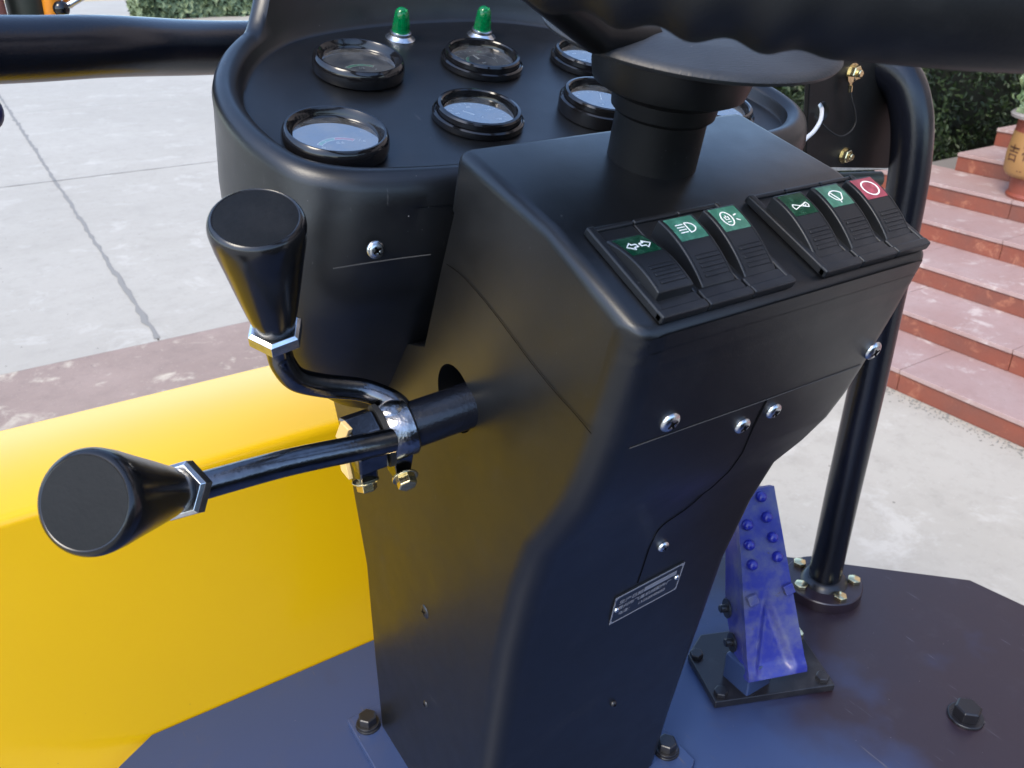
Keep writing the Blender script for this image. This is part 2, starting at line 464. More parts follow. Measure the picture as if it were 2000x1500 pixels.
# dirt-filled joint lines between the concrete slabs
random.seed(11)
def joint(p0, p1, wmin, wmax, step=.12):
    p0 = Vector(p0); p1 = Vector(p1); L = (p1 - p0).length; d = (p1 - p0) / L; sd_ = V(-d.y, d.x, 0); k = int(L / step); vs = []
    for i in range(k + 1):
        wl_ = random.uniform(wmin, wmax) * (1.8 if random.random() < .12 else 1); wr_ = random.uniform(wmin, wmax) * (1.8 if random.random() < .12 else 1)
        c = p0 + d * (L * i / k); vs += [c - sd_ * wl_, c + sd_ * wr_]
    MB().add(vs, [(2 * i, 2 * i + 1, 2 * i + 3, 2 * i + 2) for i in range(k)]).build('joint_filler', M['grit'], gr, smooth=0)
joint((.83, 5.9, G + .004), (.83, 30, G + .004), .006, .028)
joint((-9, 11.2, G + .004), (10.9, 11.2, G + .004), .003, .014)
# stairs ------------------------------------------------------------
stairs = D.objects.new('stairs', None); COL.objects.link(stairs); stairs.location = (4.51, 0, G); stairs['kind'] = 'structure'
RS, TR = .15, .515
NST = 8
core = MB()
tread0 = riser0 = None
for k in range(NST):
    x0 = 4.51 + TR * k; z1 = G + RS * (k + 1)
    yend = 4.45 if k < 5 else 4.05
    ln = .92; nseg = 9
    core.box(((x0 + .04 + 12) / 2, (yend - 9) / 2, z1 - RS / 2 - .035), (12 - x0 - .04, yend + 9 - .02, RS - .01))
    off = [0.0, .37, .15, .55, .28, .0, .44, .2][k]
    for q in range(nseg):
        y1 = yend - q * ln - (off if q else 0); y0 = yend - (q + 1) * ln - off
        full = q > 0
        for nm, mat in (('tread_slab', M['tread']), ('riser_slab', M['riser'])):
            if nm == 'tread_slab':
                c = ((x0 - .012 + x0 + TR + .03) / 2, (y0 + y1) / 2, z1 - .0145); d = (TR + .042, y1 - y0 - .004, .029)
            else:
                c = (x0 + .012, (y0 + y1) / 2, z1 - .03 - (RS - .03) / 2 + .0005); d = (.024, y1 - y0 - .004, RS - .031)
            ref = {'tread_slab': tread0, 'riser_slab': riser0}[nm]
            if full and ref is not None:
                o = ref.copy(); COL.objects.link(o); o.parent = stairs
                o.location = Vector(c) - stairs.location + V(0, 0, random.uniform(-.001, .001))
            else:
                mb = MB().box((0, 0, 0), d)
                o = mb.build(nm, mat, stairs, local=True, bevel=.003, seg=2); o.location = Vector(c) - stairs.location
                if full:
                    if nm == 'tread_slab': tread0 = o
                    else: riser0 = o
core.build('stair_core', M['sub'], stairs, smooth=0)
# landing and the unseen building it leads to, made tall to darken floor reflections
ld = MB().box((11.5, -2.5, G + RS * NST - .04), (6, 13, .08)); ld.build('landing', M['tread'], smooth=0)['kind'] = 'structure'
bld = thing('building', 'unseen reddish grey building wall above the stair landing, made tall to darken reflections', 'building', (12, 0, G))
MB().box((12.5, -3.5, G + 8), (1, 21, 16)).build('wall', M['wall'], bld, smooth=0)  # wall of the unseen building, tall to darken floor reflections
wn = MB().box((11.98, 0, G + 3.3), (.06, 1.6, 2.1)).build('unseen_window', M['bezel'], bld, smooth=0)
for k_ in range(4):
    c_ = wn.copy(); COL.objects.link(c_); c_.parent = bld; c_.location = (0, -8 + 2.6 * k_, 0)

# grit at the foot of the stairs
gm = MB()
for i in range(2600):
    y = random.uniform(-6, 4.4); d = abs(random.gauss(0, .05)); r = random.uniform(.003, .009)
    c = V(4.50 - d, y, G + r * .3)
    a = random.random() * 6
    vs = [c + V(math.cos(a + q * 2.1) * r, math.sin(a + q * 2.1) * r, 0) for q in range(3)] + [c + V(0, 0, r)]
    gm.add(vs, [(0, 1, 3), (1, 2, 3), (2, 0, 3)])
o = gm.build('grit', M['grit'], smooth=0, kind='stuff'); tag(o, 'grey dust and grit gathered along the foot of the red stairs', 'grit')

# foliage -----------------------------------------------------------
def leaves(mb, pts, size, jitter=.35, cup=.15):
    for p, nrm in pts:
        n = (Vector(nrm) + V(random.gauss(0, .6), random.gauss(0, .6), random.gauss(0, .6))).normalized()
        q = n.to_track_quat('Z', 'Y') @ Quaternion((0, 0, 1), random.uniform(0, 6.28)); s = size * random.uniform(1 - jitter, 1 + jitter)
        mb.add([Vector(p) + q @ V(*a) for a in ((-s, 0, 0), (-.2 * s, -.45 * s, cup * s), (s, 0, 0), (-.2 * s, .45 * s, cup * s))], [(0, 1, 2), (0, 2, 3)])

def hedge(name, label, x0, x1, y0, y1, z0, z1, count, size, mat):
    t = thing(name, label, 'hedge', ((x0 + x1) / 2, (y0 + y1) / 2, z0))
    pts = []
    for i in range(count):
        f = random.choices((0, 1, 2), (3, 2, 2))[0]; dp = abs(random.gauss(0, .12))
        lx = random.uniform(x0, x1); lz = random.uniform(z0, z1); ly = random.uniform(y0, y1)
        bul = .12 * math.sin(lx * 3.1 + lz * 4) + .08 * math.sin(lx * 7.7) * math.cos(lz * 6)
        if f == 0: pts.append(((lx, y0 + dp - bul, lz), (0, -1, .4)))
        elif f == 1: pts.append(((lx, ly, z1 - dp + bul), (0, 0, 1)))
        else: pts.append(((x0 + dp - bul, ly, lz), (-1, 0, .4)))
    mb = MB(); leaves(mb, pts, size); mb.build('foliage', mat, t, smooth=0, fixn=False)
    st = MB()
    for i in range(int((x1 - x0) / .35)):
        x = x0 + .3 + i * .35; st.cyl((x, (y0 + y1) / 2, z0), (x + random.uniform(-.1, .1), (y0 + y1) / 2, z1 - .3), .02, .01, 6)
    st.box(((x0 + x1) / 2, (y0 + y1) / 2 + .05, (z0 + z1) / 2 - .05), (x1 - x0 - .6, y1 - y0 - .6, z1 - z0 - .3))
    st.build('branches', M['olive'], t, smooth=0)
    return t
hedge('hedge', 'dark green leafy hedge growing behind the top of the red stairs', 5.7, 13.5, 4.75, 6.6, G, .9, 48000, .034, M['leafdark'])
hedge('hedge', 'grey green clipped hedge far away across the pale yard', 6.9, 19, 35.5, 38, G, .9, 12000, .16, M['leaffar'])
kb = MB().box((6, 50, G + .05), (30, 1.5, .1)).build('kerb', M['kerb'], smooth=0); kb['kind'] = 'structure'

# potted plant on the stairs
PX, PY, PZ = 7.38, 3.52, G + RS * 5
# ================================================================== YELLOW BODY
yb = thing('machine_body', 'glossy yellow steel body panel below the gear levers', 'body panel', (.2, .985, 0))
prof = [(.985, -.6), (.985, .398), (.9865, .4045), (.991, .409), (.998, .411), (1.205, .414), (1.215, .41), (1.219, .40), (1.219, -.6)]
MB().prism([V(-1.6, y, z) for y, z in prof], 0, V(2.02, 0, 0)).build('panel', M['yellow'], yb, smooth=60)

# ================================================================== FLOOR PLATE
fl = thing('floor_plate', 'flat black steel deck plate under the console and pedal', 'floor plate', (.6, .3, 0))
fo = [(-.065, .93), (.02, .983), (.87, .983), (1.168, .69), (1.315, .545), (1.335, .44), (1.335, -1.2), (-.25, -1.2), (-.25, .75)]
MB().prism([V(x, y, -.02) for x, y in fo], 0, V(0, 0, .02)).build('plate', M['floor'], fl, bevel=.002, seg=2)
def bolt(parent, c, ax, r, h, mat, name='bolt', washer=True, rot=0, label=None, under=None):
    ax = Vector(ax).normalized(); mb = MB()
    h0 = 0
    if washer: mb.lathe(c, ax, [(r * 1.32, 0), (r * 1.32, h * .14), (r * 1.26, h * .2)], 24); h0 = h * .2
    if under: mb.lathe(Vector(c) + ax * h0, ax, [(r * 1.2, 0), (r * 1.2, under)], 24); h0 += under
    mb.hexa(Vector(c) + ax * h0, ax, r, h * .8, rot)
    o = mb.build(name, mat, parent, smooth=25, bevel=r * .06, seg=2, blim=35)
    return o
b3 = bolt(fl, (1.026, .374, 0), (0, 0, 1), .019, .022, M['boltblack'], rot=.3)
b3['label'] = 'black hex bolt standing alone on the bare deck'

# ================================================================== CONSOLE
cons = thing('control_console', 'black moulded plastic operator console with gauges and rocker switches', 'console', (.45, .68, 0))
XL, XR = .306, .598
sec = [(.553, .868), (.435, .838), (.338, .794), (.3415, .781), (.345, .769), (.353, .742), (.362, .714), (.370, .688), (.379, .662), (.392, .632), (.412, .598), (.438, .560), (.460, .50),
       (.484, .411), (.500, .32), (.516, .234), (.535, .12), (.553, .0), (.815, .0), (.818, .14), (.818, .30), (.845, .42), (.885, .52), (.90, .60), (.62, .68), (.585, .76), (.568, .82)]
mb = MB()
n = len(sec)
def xlr(y, z):
    t = max(0, min(1, z / .8))
    return XL - .006 * (1 - t), XR - .004 * (1 - t)
vl = [V(xlr(y, z)[0], y, z) for y, z in sec]; vr = [V(xlr(y, z)[1], y, z) for y, z in sec]
mb.add(vl + vr, [tuple(range(n)), tuple(reversed(range(n, 2 * n)))] + [(i, n + i, n + (i + 1) % n, (i + 1) % n) for i in range(n)])
hous = mb.build('housing', M['plastic'], cons, smooth=0)
# weighted bevel: broad soft corners on the operator side, tighter on the deck
me = hous.data
bw = me.attributes.new('bevel_weight_edge', 'FLOAT', 'EDGE')
cw = wloc(cons)
for e in me.edges:
    a = me.vertices[e.vertices[0]].co + cw; b = me.vertices[e.vertices[1]].co + cw
    lat = abs(a.x - b.x) > .1
    val = 0
    if not lat:
        if a.y < .57 and b.y < .57 and (a.z < .795 and b.z < .795): val = 1.0
        elif a.z > .79 and b.z > .79: val = .42
        elif a.y > .8: val = .3
    else:
        if abs(a.y - .338) < .01: val = .5
        elif abs(a.y - .553) < .003 and a.z > .8: val = .4
    bw.data[e.index].value = val
md = hous.modifiers.new('bevel', 'BEVEL'); md.width = .024; md.segments = 6; md.limit_method = 'WEIGHT'; md.harden_normals = False; md.use_clamp_overlap = False
# hole for the lever shaft (cut)
cut = MB().cyl((.27, .566, .652), (.36, .566, .652), .031, n=40).build('cutter', M['seam'], None, smooth=0)
bo = hous.modifiers.new('hole', 'BOOLEAN'); bo.object = cut; bo.operation = 'DIFFERENCE'; bo.solver = 'EXACT'
dg = bpy.context.evaluated_depsgraph_get(); dg.update()
nm_ = D.meshes.new_from_object(hous.evaluated_get(dg))
hous.modifiers.clear(); hous.data = nm_; D.objects.remove(cut)
if len(nm_.materials) > 1: nm_.materials[1] = M['plastic']
nm_.shade_smooth(); nm_.set_sharp_from_angle(angle=rad(28))

# --- dash shell -----------------------------------------------------
OUT = [(.36, .592), (.29, .602), (.243, .615), (.210, .640), (.194, .680), (.188, .725), (.191, .77), (.204, .815), (.232, .865), (.268, .905), (.315, .935), (.39, .955), (.48, .962), (.57, .955),
       (.645, .925), (.70, .88), (.745, .81), (.775, .73), (.785, .67), (.775, .622), (.74, .590), (.69, .576), (.60, .574), (.46, .58)]
OO = catmull([V(x, y, 0) for x, y in OUT], 8)
KO = len(OO)
def zP(y): return .8672 + .3 * (y - .7606)
def offs(pts, d):
    out = []; k = len(pts)
    for i in range(k):
        t = (pts[(i + 1) % k] - pts[i - 1]).normalized(); nrm = V(t.y, -t.x, 0)
        out.append(pts[i] - nrm * d)
    return out
# orientation check so that a positive offset goes inwards
cen = V(.485, .765, 0)
sgn = 1 if (offs(OO, .01)[0] - cen).length < (OO[0] - cen).length else -1
# hood height along the outline
def hoodh(p):
    # distance past the kink, measured in plan
    if p.y < .875: return 0
    t = max(0, min(1, (p.y - .895) / .055))
    edge = 1.0
    return .095 * (t * t * (3 - 2 * t)) if p.x < .5 or p.x < .66 else .095 * (t * t * (3 - 2 * t))
ringspec = [(.060, 0, 0), (.0285, 0, 0), (.0262, .0008, 0), (.0245, .004, 0), (.0232, .011, .0), (.0222, .0135, .06), (.0205, .0145, .98), (.0170, .0175, 1), (.0120, .0185, 1), (.007, .0175, 1), (.0025, .013, 1), (.0003, .006, 1), (0, -.006, .9)]
mb = MB(); rings = []
for d, h, hf in ringspec:
    rr = offs(OO, sgn * d); rings.append([V(p.x, p.y, zP(p.y) + h + hf * hoodh(OO[i])) for i, p in enumerate(rr)])
lev = [(.812, .182, .576, .955), (.79, .1805, .576, .945), (.748, .180, .581, .93), (.707, .186, .607, .92), (.668, .196, .638, .91), (.640, .208, .660, .90), (.617, .222, .678, .893), (.587, .245, .703, .885), (.564, .268, .722, .88), (.545, .30, .74, .875)]
x0_, x1_ = min(p.x for p in OO), max(p.x for p in OO); y0_, y1_ = min(p.y for p in OO), max(p.y for p in OO)
for z, xl, yn, yf in lev:
    xr = .966 - xl; ring = []
    for p in OO:
        u = (p.x - x0_) / (x1_ - x0_); v = (p.y - y0_) / (y1_ - y0_)
        ring.append(V(xl + u * (xr - xl), yn + v * (yf - yn), z))
    rings.append(ring)
vs = [p for r in rings for p in r]
fs = [tuple(range(KO))]
for j in range(len(rings) - 1):
    for i in range(KO): fs.append((j * KO + i, j * KO + (i + 1) % KO, (j + 1) * KO + (i + 1) % KO, (j + 1) * KO + i))
fs.append(tuple((len(rings) - 1) * KO + i for i in range(KO)))
mb.add(vs, fs)
shell = mb.build('dash_shell', M['plastic'], cons, smooth=38)

AL = math.atan(.3)
pn = V(0, -math.sin(AL), math.cos(AL))          # panel normal
def panel_pt(x, y, h=0):
    return V(x, y, zP(y)) + pn * h

# --- gauges ----------------------------------------------------------
QG = Quaternion((1, 0, 0), AL)
def arc_band(mb, r0, r1, a0, a1, z, n=20, t=.0003, oy=0):
    vs = []; k = n + 1
    for i in range(k):
        a = rad(a0 + (a1 - a0) * i / n)
        for r in (r0, r1): vs.append(V(r * math.cos(a), oy + r * math.sin(a), z))
    mb.add(vs, [(2 * i, 2 * i + 1, 2 * i + 3, 2 * i + 2) for i in range(n)])
def gauge(x, y, kind, label):
    """kind: 'thick' rolled bezel, 'step' two-step ring bezel"""
    h0 = .0
    if kind == 'thick':
        pr = [(.042, 0), (.0442, .002), (.0452, .006), (.0450, .0120), (.0436, .0164), (.0418, .0182), (.0402, .0180), (.0388, .0162), (.0374, .0128), (.0366, .0108), (.0356, .0100), (.0356, .003)]
        zd = .0098; rd = .0355
    else:
        H = {'step': -.009, 'stephigh': -.002}[kind]
        pr = [(.0425, 0), (.0435, .001), (.0440, .0125 + H), (.0438, .0155 + H), (.0425, .0165 + H), (.0415, .0155 + H), (.0405, .016 + H), (.0403, .0215 + H), (.0392, .0232 + H), (.0365, .0236 + H), (.0354, .0224 + H), (.0348, .0195 + H), (.0342, .0165 + H), (.0336, .0155 + H), (.0336, .004)]
        zd = .0160 + H; rd = .0335
    g = MB().lathe((0, 0, 0), (0, 0, 1), pr + [(0.0, .003)], 72).build('gauge', M['bezel'], cons, smooth=30, local=True)
    g.location = panel_pt(x, y) - wloc(cons); g.rotation_mode = 'QUATERNION'; g.rotation_quaternion = QG; g['label'] = label
    MB().lathe((0, 0, zd - .0035), (0, 0, 1), [(rd, 0), (rd, .0005)], 48).build('dial', M['dial'], g, smooth=30, local=True)
    MB().lathe((0, 0, zd), (0, 0, 1), [(rd - .0002, 0), (rd - .0002, .0006)], 48).build('glass', M['glass'], g, smooth=30, local=True)
    return g, zd - .0029
def pr_text(g, body, size, x, y, z, rot=0, mat=None):
    v, f = text_mesh(body, size, .00005)
    R_ = Matrix.Rotation(rad(rot), 4, 'Z')
    MB().add([R_ @ Vector((q.x + 0, q.y, q.z)) + V(x, y, z) for q in v], f).build('dial_print', mat or M['white'], g, smooth=0, local=True)
def ticks(mb, r0, r1, a0, a1, n, z, w_=.0004):
    for i in range(n + 1):
        a = rad(a0 + (a1 - a0) * i / n); d = V(math.cos(a), math.sin(a), 0); s_ = V(-d.y, d.x, 0) * w_ / 2
        ra = r0 - (.0016 if i % 5 == 0 else 0)
        mb.add([d * ra - s_ + V(0, 0, z), d * r1 - s_ + V(0, 0, z), d * r1 + s_ + V(0, 0, z), d * ra + s_ + V(0, 0, z)], [(0, 1, 2, 3)])
def needle(g, a, z, ln=.022, wd=.0016):
    d = V(math.cos(rad(a)), math.sin(rad(a)), 0); s_ = V(-d.y, d.x, 0) * wd / 2
    MB().prism([-d * .005 - s_ + V(0, 0, z), d * ln - s_ * .4 + V(0, 0, z), d * ln + s_ * .4 + V(0, 0, z), -d * .005 + s_ + V(0, 0, z)], 0, V(0, 0, .0005)).build('needle', M['white'], g, smooth=0, local=True)
    MB().lathe((0, 0, z), (0, 0, 1), [(.004, 0), (.004, .0012), (.003, .0018)], 24).build('needle_cap', M['bezel'], g, smooth=30, local=True)

# upper row (3) and lower row (4)
GX = .452
g, z = gauge(.3497, .8260, 'thick', 'upper left gauge with thick rolled rim and green arc')
def fan(g, z, parts, a0, a1, marks):
    OY = -.019
    for b0, b1, mt in parts:
        mb = MB(); arc_band(mb, .0195, .0232, b0, b1, z + .0001, oy=OY); mb.build('dial_print', M[mt], g, smooth=0, local=True)
    mb = MB(); arc_band(mb, .0232, .0238, a0, a1, z + .0002, oy=OY); arc_band(mb, .0189, .0195, a0, a1, z + .0002, oy=OY)
    for a_ in marks: arc_band(mb, .0189, .0238, a_ - .8, a_ + .8, z + .0002, 2, oy=OY)
    mb.build('dial_print', M['white'], g, smooth=0, local=True)
fan(g, z, [(48, 88, 'pgreen'), (88, 128, 'pgreen')], 47, 129, (48, 88, 128))
pr_text(g, '1/2', .0052, .001, -.0045, z, -4); pr_text(g, '1', .0052, .014, -.0095, z, -35); pr_text(g, '0', .0052, -.0135, -.0095, z, 35)
g, z = gauge(.4890, .8220, 'step', 'upper middle gauge with white needle and red green arc')
mb = MB(); arc_band(mb, .014, .0168, 128, 182, z + .0001); mb.build('dial_print', M['pgreen'], g, smooth=0, local=True)
mb = MB(); arc_band(mb, .014, .0168, 184, 200, z + .0001); mb.build('dial_print', M['pred'], g, smooth=0, local=True)
mb = MB(); ticks(mb, .026, .0285, -40, 220, 20, z + .0001); arc_band(mb, .0168, .0172, -20, 200, z + .0001); mb.build('dial_print', M['white'], g, smooth=0, local=True)
pr_text(g, '12', .0050, -.019, .010, z, 55); pr_text(g, '14', .0045, .004, .0165, z); pr_text(g, '16', .0045, .019, .006, z)
needle(g, 95, z, .017, .004)
g, z = gauge(.6190, .8050, 'step', 'upper right gauge half hidden by the steering column')
mb = MB(); ticks(mb, .026, .0285, -40, 220, 30, z + .0001); mb.build('dial_print', M['white'], g, smooth=0, local=True)
for a_, s_ in ((190, '0'), (150, '5'), (110, '10'), (70, '15'), (30, '20')): pr_text(g, s_, .005, .021 * math.cos(rad(a_)), .021 * math.sin(rad(a_)), z)
needle(g, 170, z)
g, z = gauge(.2673, .6930, 'thick', 'lower left gauge with thick rolled rim and red arc, reflecting the sky')
fan(g, z, [(92, 140, 'pgreen'), (46, 91, 'pred')], 45, 141, (46, 91, 116, 140))
pr_text(g, '0.6', .0056, .002, -.0050, z, -6); pr_text(g, '1.6', .0056, .0215, -.0055, z, -32); pr_text(g, '0', .0056, -.0145, -.0100, z, 30)
g, z = gauge(.4180, .7110, 'step', 'lower middle gauge with dusty glass reflecting pale sky')
mb = MB(); ticks(mb, .025, .028, -40, 220, 20, z + .0001); mb.build('dial_print', M['white'], g, smooth=0, local=True)
needle(g, 128, z, .016, .0022)
for a_, s_ in ((210, '40'), (150, '60'), (90, '80'), (30, '100'), (-30, '120')): pr_text(g, s_, .0045, .0195 * math.cos(rad(a_)), .0195 * math.sin(rad(a_)), z)
g, z = gauge(.5530, .6970, 'stephigh', 'lower gauge beside the steering column with a bright sky reflection')
mb = MB(); ticks(mb, .025, .028, -40, 220, 20, z + .0001); mb.build('dial_print', M['white'], g, smooth=0, local=True)
needle(g, 60, z)
g, z = gauge(.6820, .6680, 'step', 'lower right gauge peeping out behind the steering column')
mb = MB(); ticks(mb, .025, .028, -40, 220, 20, z + .0001); mb.build('dial_print', M['white'], g, smooth=0, local=True)
needle(g, 120, z)

# --- indicator lamps --------------------------------------------------
for lx, ly, lb in ((.4325, .8990, 'left green indicator lamp'), (.5315, .8930, 'right green indicator lamp')):
    p = panel_pt(lx, ly)
    base = MB().lathe(p, pn, [(.0165, 0), (.0165, .0012), (.0135, .003), (.0118, .0045), (.0118, .0075), (.010, .0085)], 36).build('indicator_lamp', M['zinc'], cons, smooth=30)
    base['label'] = lb
    MB().lathe(p + pn * .007, pn, [(.0095, 0), (.0098, .003), (.0082, .016), (.0075, .021), (.0055, .0245), (.0025, .026), (0, .0262)], 32).build('lens', M['lamp'], base, smooth=60)

# --- rocker switches --------------------------------------------------
sa = math.atan2(.044, .097)
QS = Quaternion((1, 0, 0), sa)
sdir = V(0, -math.cos(sa), -math.sin(sa)); sn = V(0, -math.sin(sa), math.cos(sa))
PW, PH = .0393, .0865
def stroke(mb, pts, w_=.0011, z=0, t=.0002): mb.strip([V(p[0], p[1], surf(p[1]) + z) for p in pts], V(0, 0, 1), w_, t)
def switch(xc, hb, hf, lensmat, symbol, label, ends=''):
    """local frame: x lateral, y up the slope, z out of the deck. hb/hf: rocker height at back / front"""
    global surf
    mb = MB(); pw = PW - .0007
    # tray: thin base with raised bars round the edge
    mb.box((0, 0, .0015), (pw, PH, .003))
    mb.box((0, -PH / 2 + .0035, .0035), (pw, .007, .007))
    mb.box((0, -.0325, .0030), (pw - .002, .0095, .0052))
    mb.box((0, PH / 2 - .002, .0025), (pw, .004, .005))
    if 'L' in ends: mb.box((-pw / 2 + .0030, 0, .0034), (.0060, PH - .001, .0066))
    if 'R' in ends: mb.box((pw / 2 - .0020, 0, .0032), (.0040, PH - .001, .0064))
    sw = mb.build('rocker_switch', M['switch_plastic'], cons, local=True, bevel=.0016, seg=3, smooth=0)
    sw.location = V(xc, .435, .838) + sdir * (.0135 + PH / 2) + sn * .0003 - wloc(cons)
    sw.rotation_mode = 'QUATERNION'; sw.rotation_quaternion = QS; sw['label'] = label
    y0, y1 = -.0285, .0265          # front and back ends of the rocker
    RWD = .0146
    def s_(y):
        t = (y - y0) / (y1 - y0); return hf * (1 - t) + hb * t + .0042 * (1 - (2 * t - 1) ** 2)
    surf = s_
    N = 14; vs = []; fs = []
    ysl = [y0 + (y1 - y0) * i / N for i in range(N + 1)]
    poly = [V(-RWD, y, s_(y)) for y in ysl] + [V(-RWD, y1 + .001, .001), V(-RWD, y0 - .001, .001)]
    rk = MB().prism(poly, 0, V(2 * RWD, 0, 0)).build('rocker', M['switch_plastic'], sw, local=True, bevel=.0012, seg=3, blim=40)
    # raised border and grip ribs on the rocker face
    rb = MB()
    for yy in (-.0225, -.0165, -.0105):
        sl = (s_(yy + .001) - s_(yy - .001)) / .002
        rb.box((0.0012, yy, s_(yy) + .0002), (.020, .0019, .0012), Matrix.Rotation(math.atan(sl), 3, 'X'))
        rb.box((0.0012, yy + .0026, s_(yy + .0026) + .0001), (.020, .0009, .0008), Matrix.Rotation(math.atan(sl), 3, 'X'))
    rb.build('grip_rib', M['switch_plastic'], sw, local=True, bevel=.0003, seg=2)
    for sx in (-1, 1):
        MB().strip([V(sx * (RWD - .0022), y, s_(y)) for y in ysl[1:-1]], V(0, 0, 1), .0006, .0004).build('face_edge', M['switch_plastic'], sw, local=True, smooth=0)
    # lens window
    ly = [.0035 + (.0245 - .0035) * i / 8 for i in range(9)]
    LW = .0118
    vs = []
    for y in ly: vs += [V(-LW, y, s_(y) + .0003), V(LW, y, s_(y) + .0003)]
    nb = len(vs); vs += [v - V(0, 0, .0008) for v in vs]
    fs = [(2 * i, 2 * i + 1, 2 * i + 3, 2 * i + 2) for i in range(8)] + [(nb + 2 * i, nb + 2 * i + 2, 2 * i + 2, 2 * i) for i in range(8)] + [(nb + 2 * i + 1, 2 * i + 1, 2 * i + 3, nb + 2 * i + 3) for i in range(8)] + [(0, 1, nb + 1, nb), (16, nb + 16, nb + 17, 17)]
    MB().add(vs, fs).build('symbol_window', lensmat, sw, local=True, smooth=60)
    sy = MB(); symbol(sy)
    sy.build('symbol', M['white'], sw, local=True, smooth=0)
    return sw
Z = .00045
def circ(cx, cy, rx, ry, a0=0, a1=360, n=20): return [(cx + rx * math.cos(rad(a0 + (a1 - a0) * i / n)), cy + ry * math.sin(rad(a0 + (a1 - a0) * i / n))) for i in range(n + 1)]
def sy_arrows(m_):
    for s_ in (-1, 1):
        pts = [(.0014, .0016), (.0048, .0016), (.0048, .0040), (.0096, 0), (.0048, -.0040), (.0048, -.0016), (.0014, -.0016), (.0014, .0016)]
        stroke(m_, [(s_ * x, .0125 + y) for x, y in pts], .0009, Z)
def sy_beam(m_):
    c = .0135
    stroke(m_, circ(.0005, c, .0062, .0045, 90, -90), .0008, Z); stroke(m_, [(.0005, c + .0045), (.0005, c - .0045)], .0008, Z)
    for k_ in (-.0036, -.0012, .0012, .0036): stroke(m_, [(-.0075, c + k_), (-.0012, c + k_)], .0007, Z)
def sy_work(m_):
    c = .0135
    stroke(m_, circ(-.003, c, .0045, .0062, 0, 360, 24), .0008, Z)
    stroke(m_, [(-.0045, c + .002), (-.0045, c - .001), (-.0015, c - .001), (-.0015, c + .002)], .0007, Z)
    stroke(m_, [(-.0045, c - .003), (-.0015, c - .003)], .0007, Z); stroke(m_, [(-.003, c + .003), (-.003, c + .001)], .0007, Z)
    stroke(m_, [(.0040, c + .0018), (.0068, c + .0026)], .0009, Z); stroke(m_, [(.0040, c - .0018), (.0068, c - .0034)], .0009, Z)
def sy_eight(m_):
    c = .0115
    stroke(m_, [(-.0068, c + .0024), (0, c), (.0068, c - .0024)], .0007, Z); stroke(m_, [(-.0068, c - .0024), (0, c), (.0068, c + .0024)], .0007, Z)
    stroke(m_, [(-.0068, c + .0024), (-.0078, c), (-.0068, c - .0024)], .0007, Z); stroke(m_, [(.0068, c + .0024), (.0078, c), (.0068, c - .0024)], .0007, Z)
    stroke(m_, circ(.004, c, .0012, .0010, 0, 360, 10), .0004, Z)
def sy_wiper(m_):
    c = .0125
    stroke(m_, circ(0, c - .004, .0088, .0095, 140, 40, 12), .0011, Z); stroke(m_, [(-.0065, c + .0021), (-.0035, c - .003), (-.001, c - .0042)], .0009, Z)
    stroke(m_, [(.0065, c + .0021), (.0035, c - .003), (.001, c - .0042)], .0009, Z); stroke(m_, [(0, c - .0065), (0, c - .003), (-.0035, c + .004)], .0009, Z)
def sy_ring(m_): stroke(m_, circ(0, .0135, .0078, .0072, 0, 360, 28), .0012, Z)
def cx_(p0, i): return p0 + PW * (i + .5)
switch(cx_(.3255, 0), .0075, .0125, M['green_dark'], sy_arrows, 'leftmost switch with two white turn arrows, front end raised', 'L')
switch(cx_(.3255, 1), .0165, .0065, M['green_pale'], sy_beam, 'pale green switch with headlamp beam symbol')
switch(cx_(.3255, 2), .0175, .0045, M['green_pale'], sy_work, 'green switch with work lamp symbol', 'R')
switch(cx_(.4725, 0), .0165, .0045, M['green_dark'], sy_eight, 'dark green switch with crossed loop symbol', 'L')
switch(cx_(.4725, 1), .0175, .0045, M['green_pale'], sy_wiper, 'green switch with windscreen wiper symbol')
switch(cx_(.4725, 2), .0175, .0045, M['red_lens'], sy_ring, 'rightmost switch, red with a white ring', 'R')

# --- screws, seams, plate on the operator face -----------------------------
prof_front = [(y, z) for y, z in sec[2:18]]
def face_y(z):
    for (ya, za), (yb, zb) in zip(prof_front, prof_front[1:]):
        if zb <= z <= za:
            t = (za - z) / (za - zb); return ya + (yb - ya) * t
    return prof_front[-1][0]
def face_n(z):
    d = V(0, face_y(z - .01) - face_y(z + .01), -.02).normalized(); return V(0, d.z, -d.y).normalized()
def fp(x, z, h=0): return V(x, face_y(z), z) + face_n(z) * h
def screw(p, nrm, r=.0085, label=None, name='screw', mat='zinc'):
    mb = MB().lathe(p, nrm, [(r, 0), (r, .0008), (r * .92, .0022), (r * .7, .0034), (r * .4, .0040), (r * .26, .0040), (r * .12, .0022), (0, .0022)], 24)
    o = mb.build(name, M[mat], cons, smooth=60)
    q = Vector(nrm).normalized().to_track_quat('Z', 'Y'); c = Vector(p) + Vector(nrm).normalized() * .0033
    cr = MB()
    for a in (.5, .5 + math.pi / 2):
        d = q @ V(math.cos(a), math.sin(a), 0)
        cr.strip([c - d * r * .48, c + d * r * .48], nrm, .0016, .0009)
    cr.build('cross_slot', M['seam'], o, smooth=0)
    return o
for x, z, r in ((.3607, .7107, .0085), (.4487, .6744, .0075), (.4807, .6783, .0075), (.5798, .7085, .0085), (.4663, .4934, .0065)):
    screw(fp(x, z, .0002), face_n(z), r)
screw(fp(.4685, .2313), face_n(.23), .004, mat='boltblack')
screw((.2577, .6025, .7843), (0, -1, 0), .0078)
screw((.3045, .6492, .348), (-1, 0, 0), .009, mat='boltblack')
screw((.3035, .6605, .1948), (-1, 0, 0), .005, mat='boltblack')

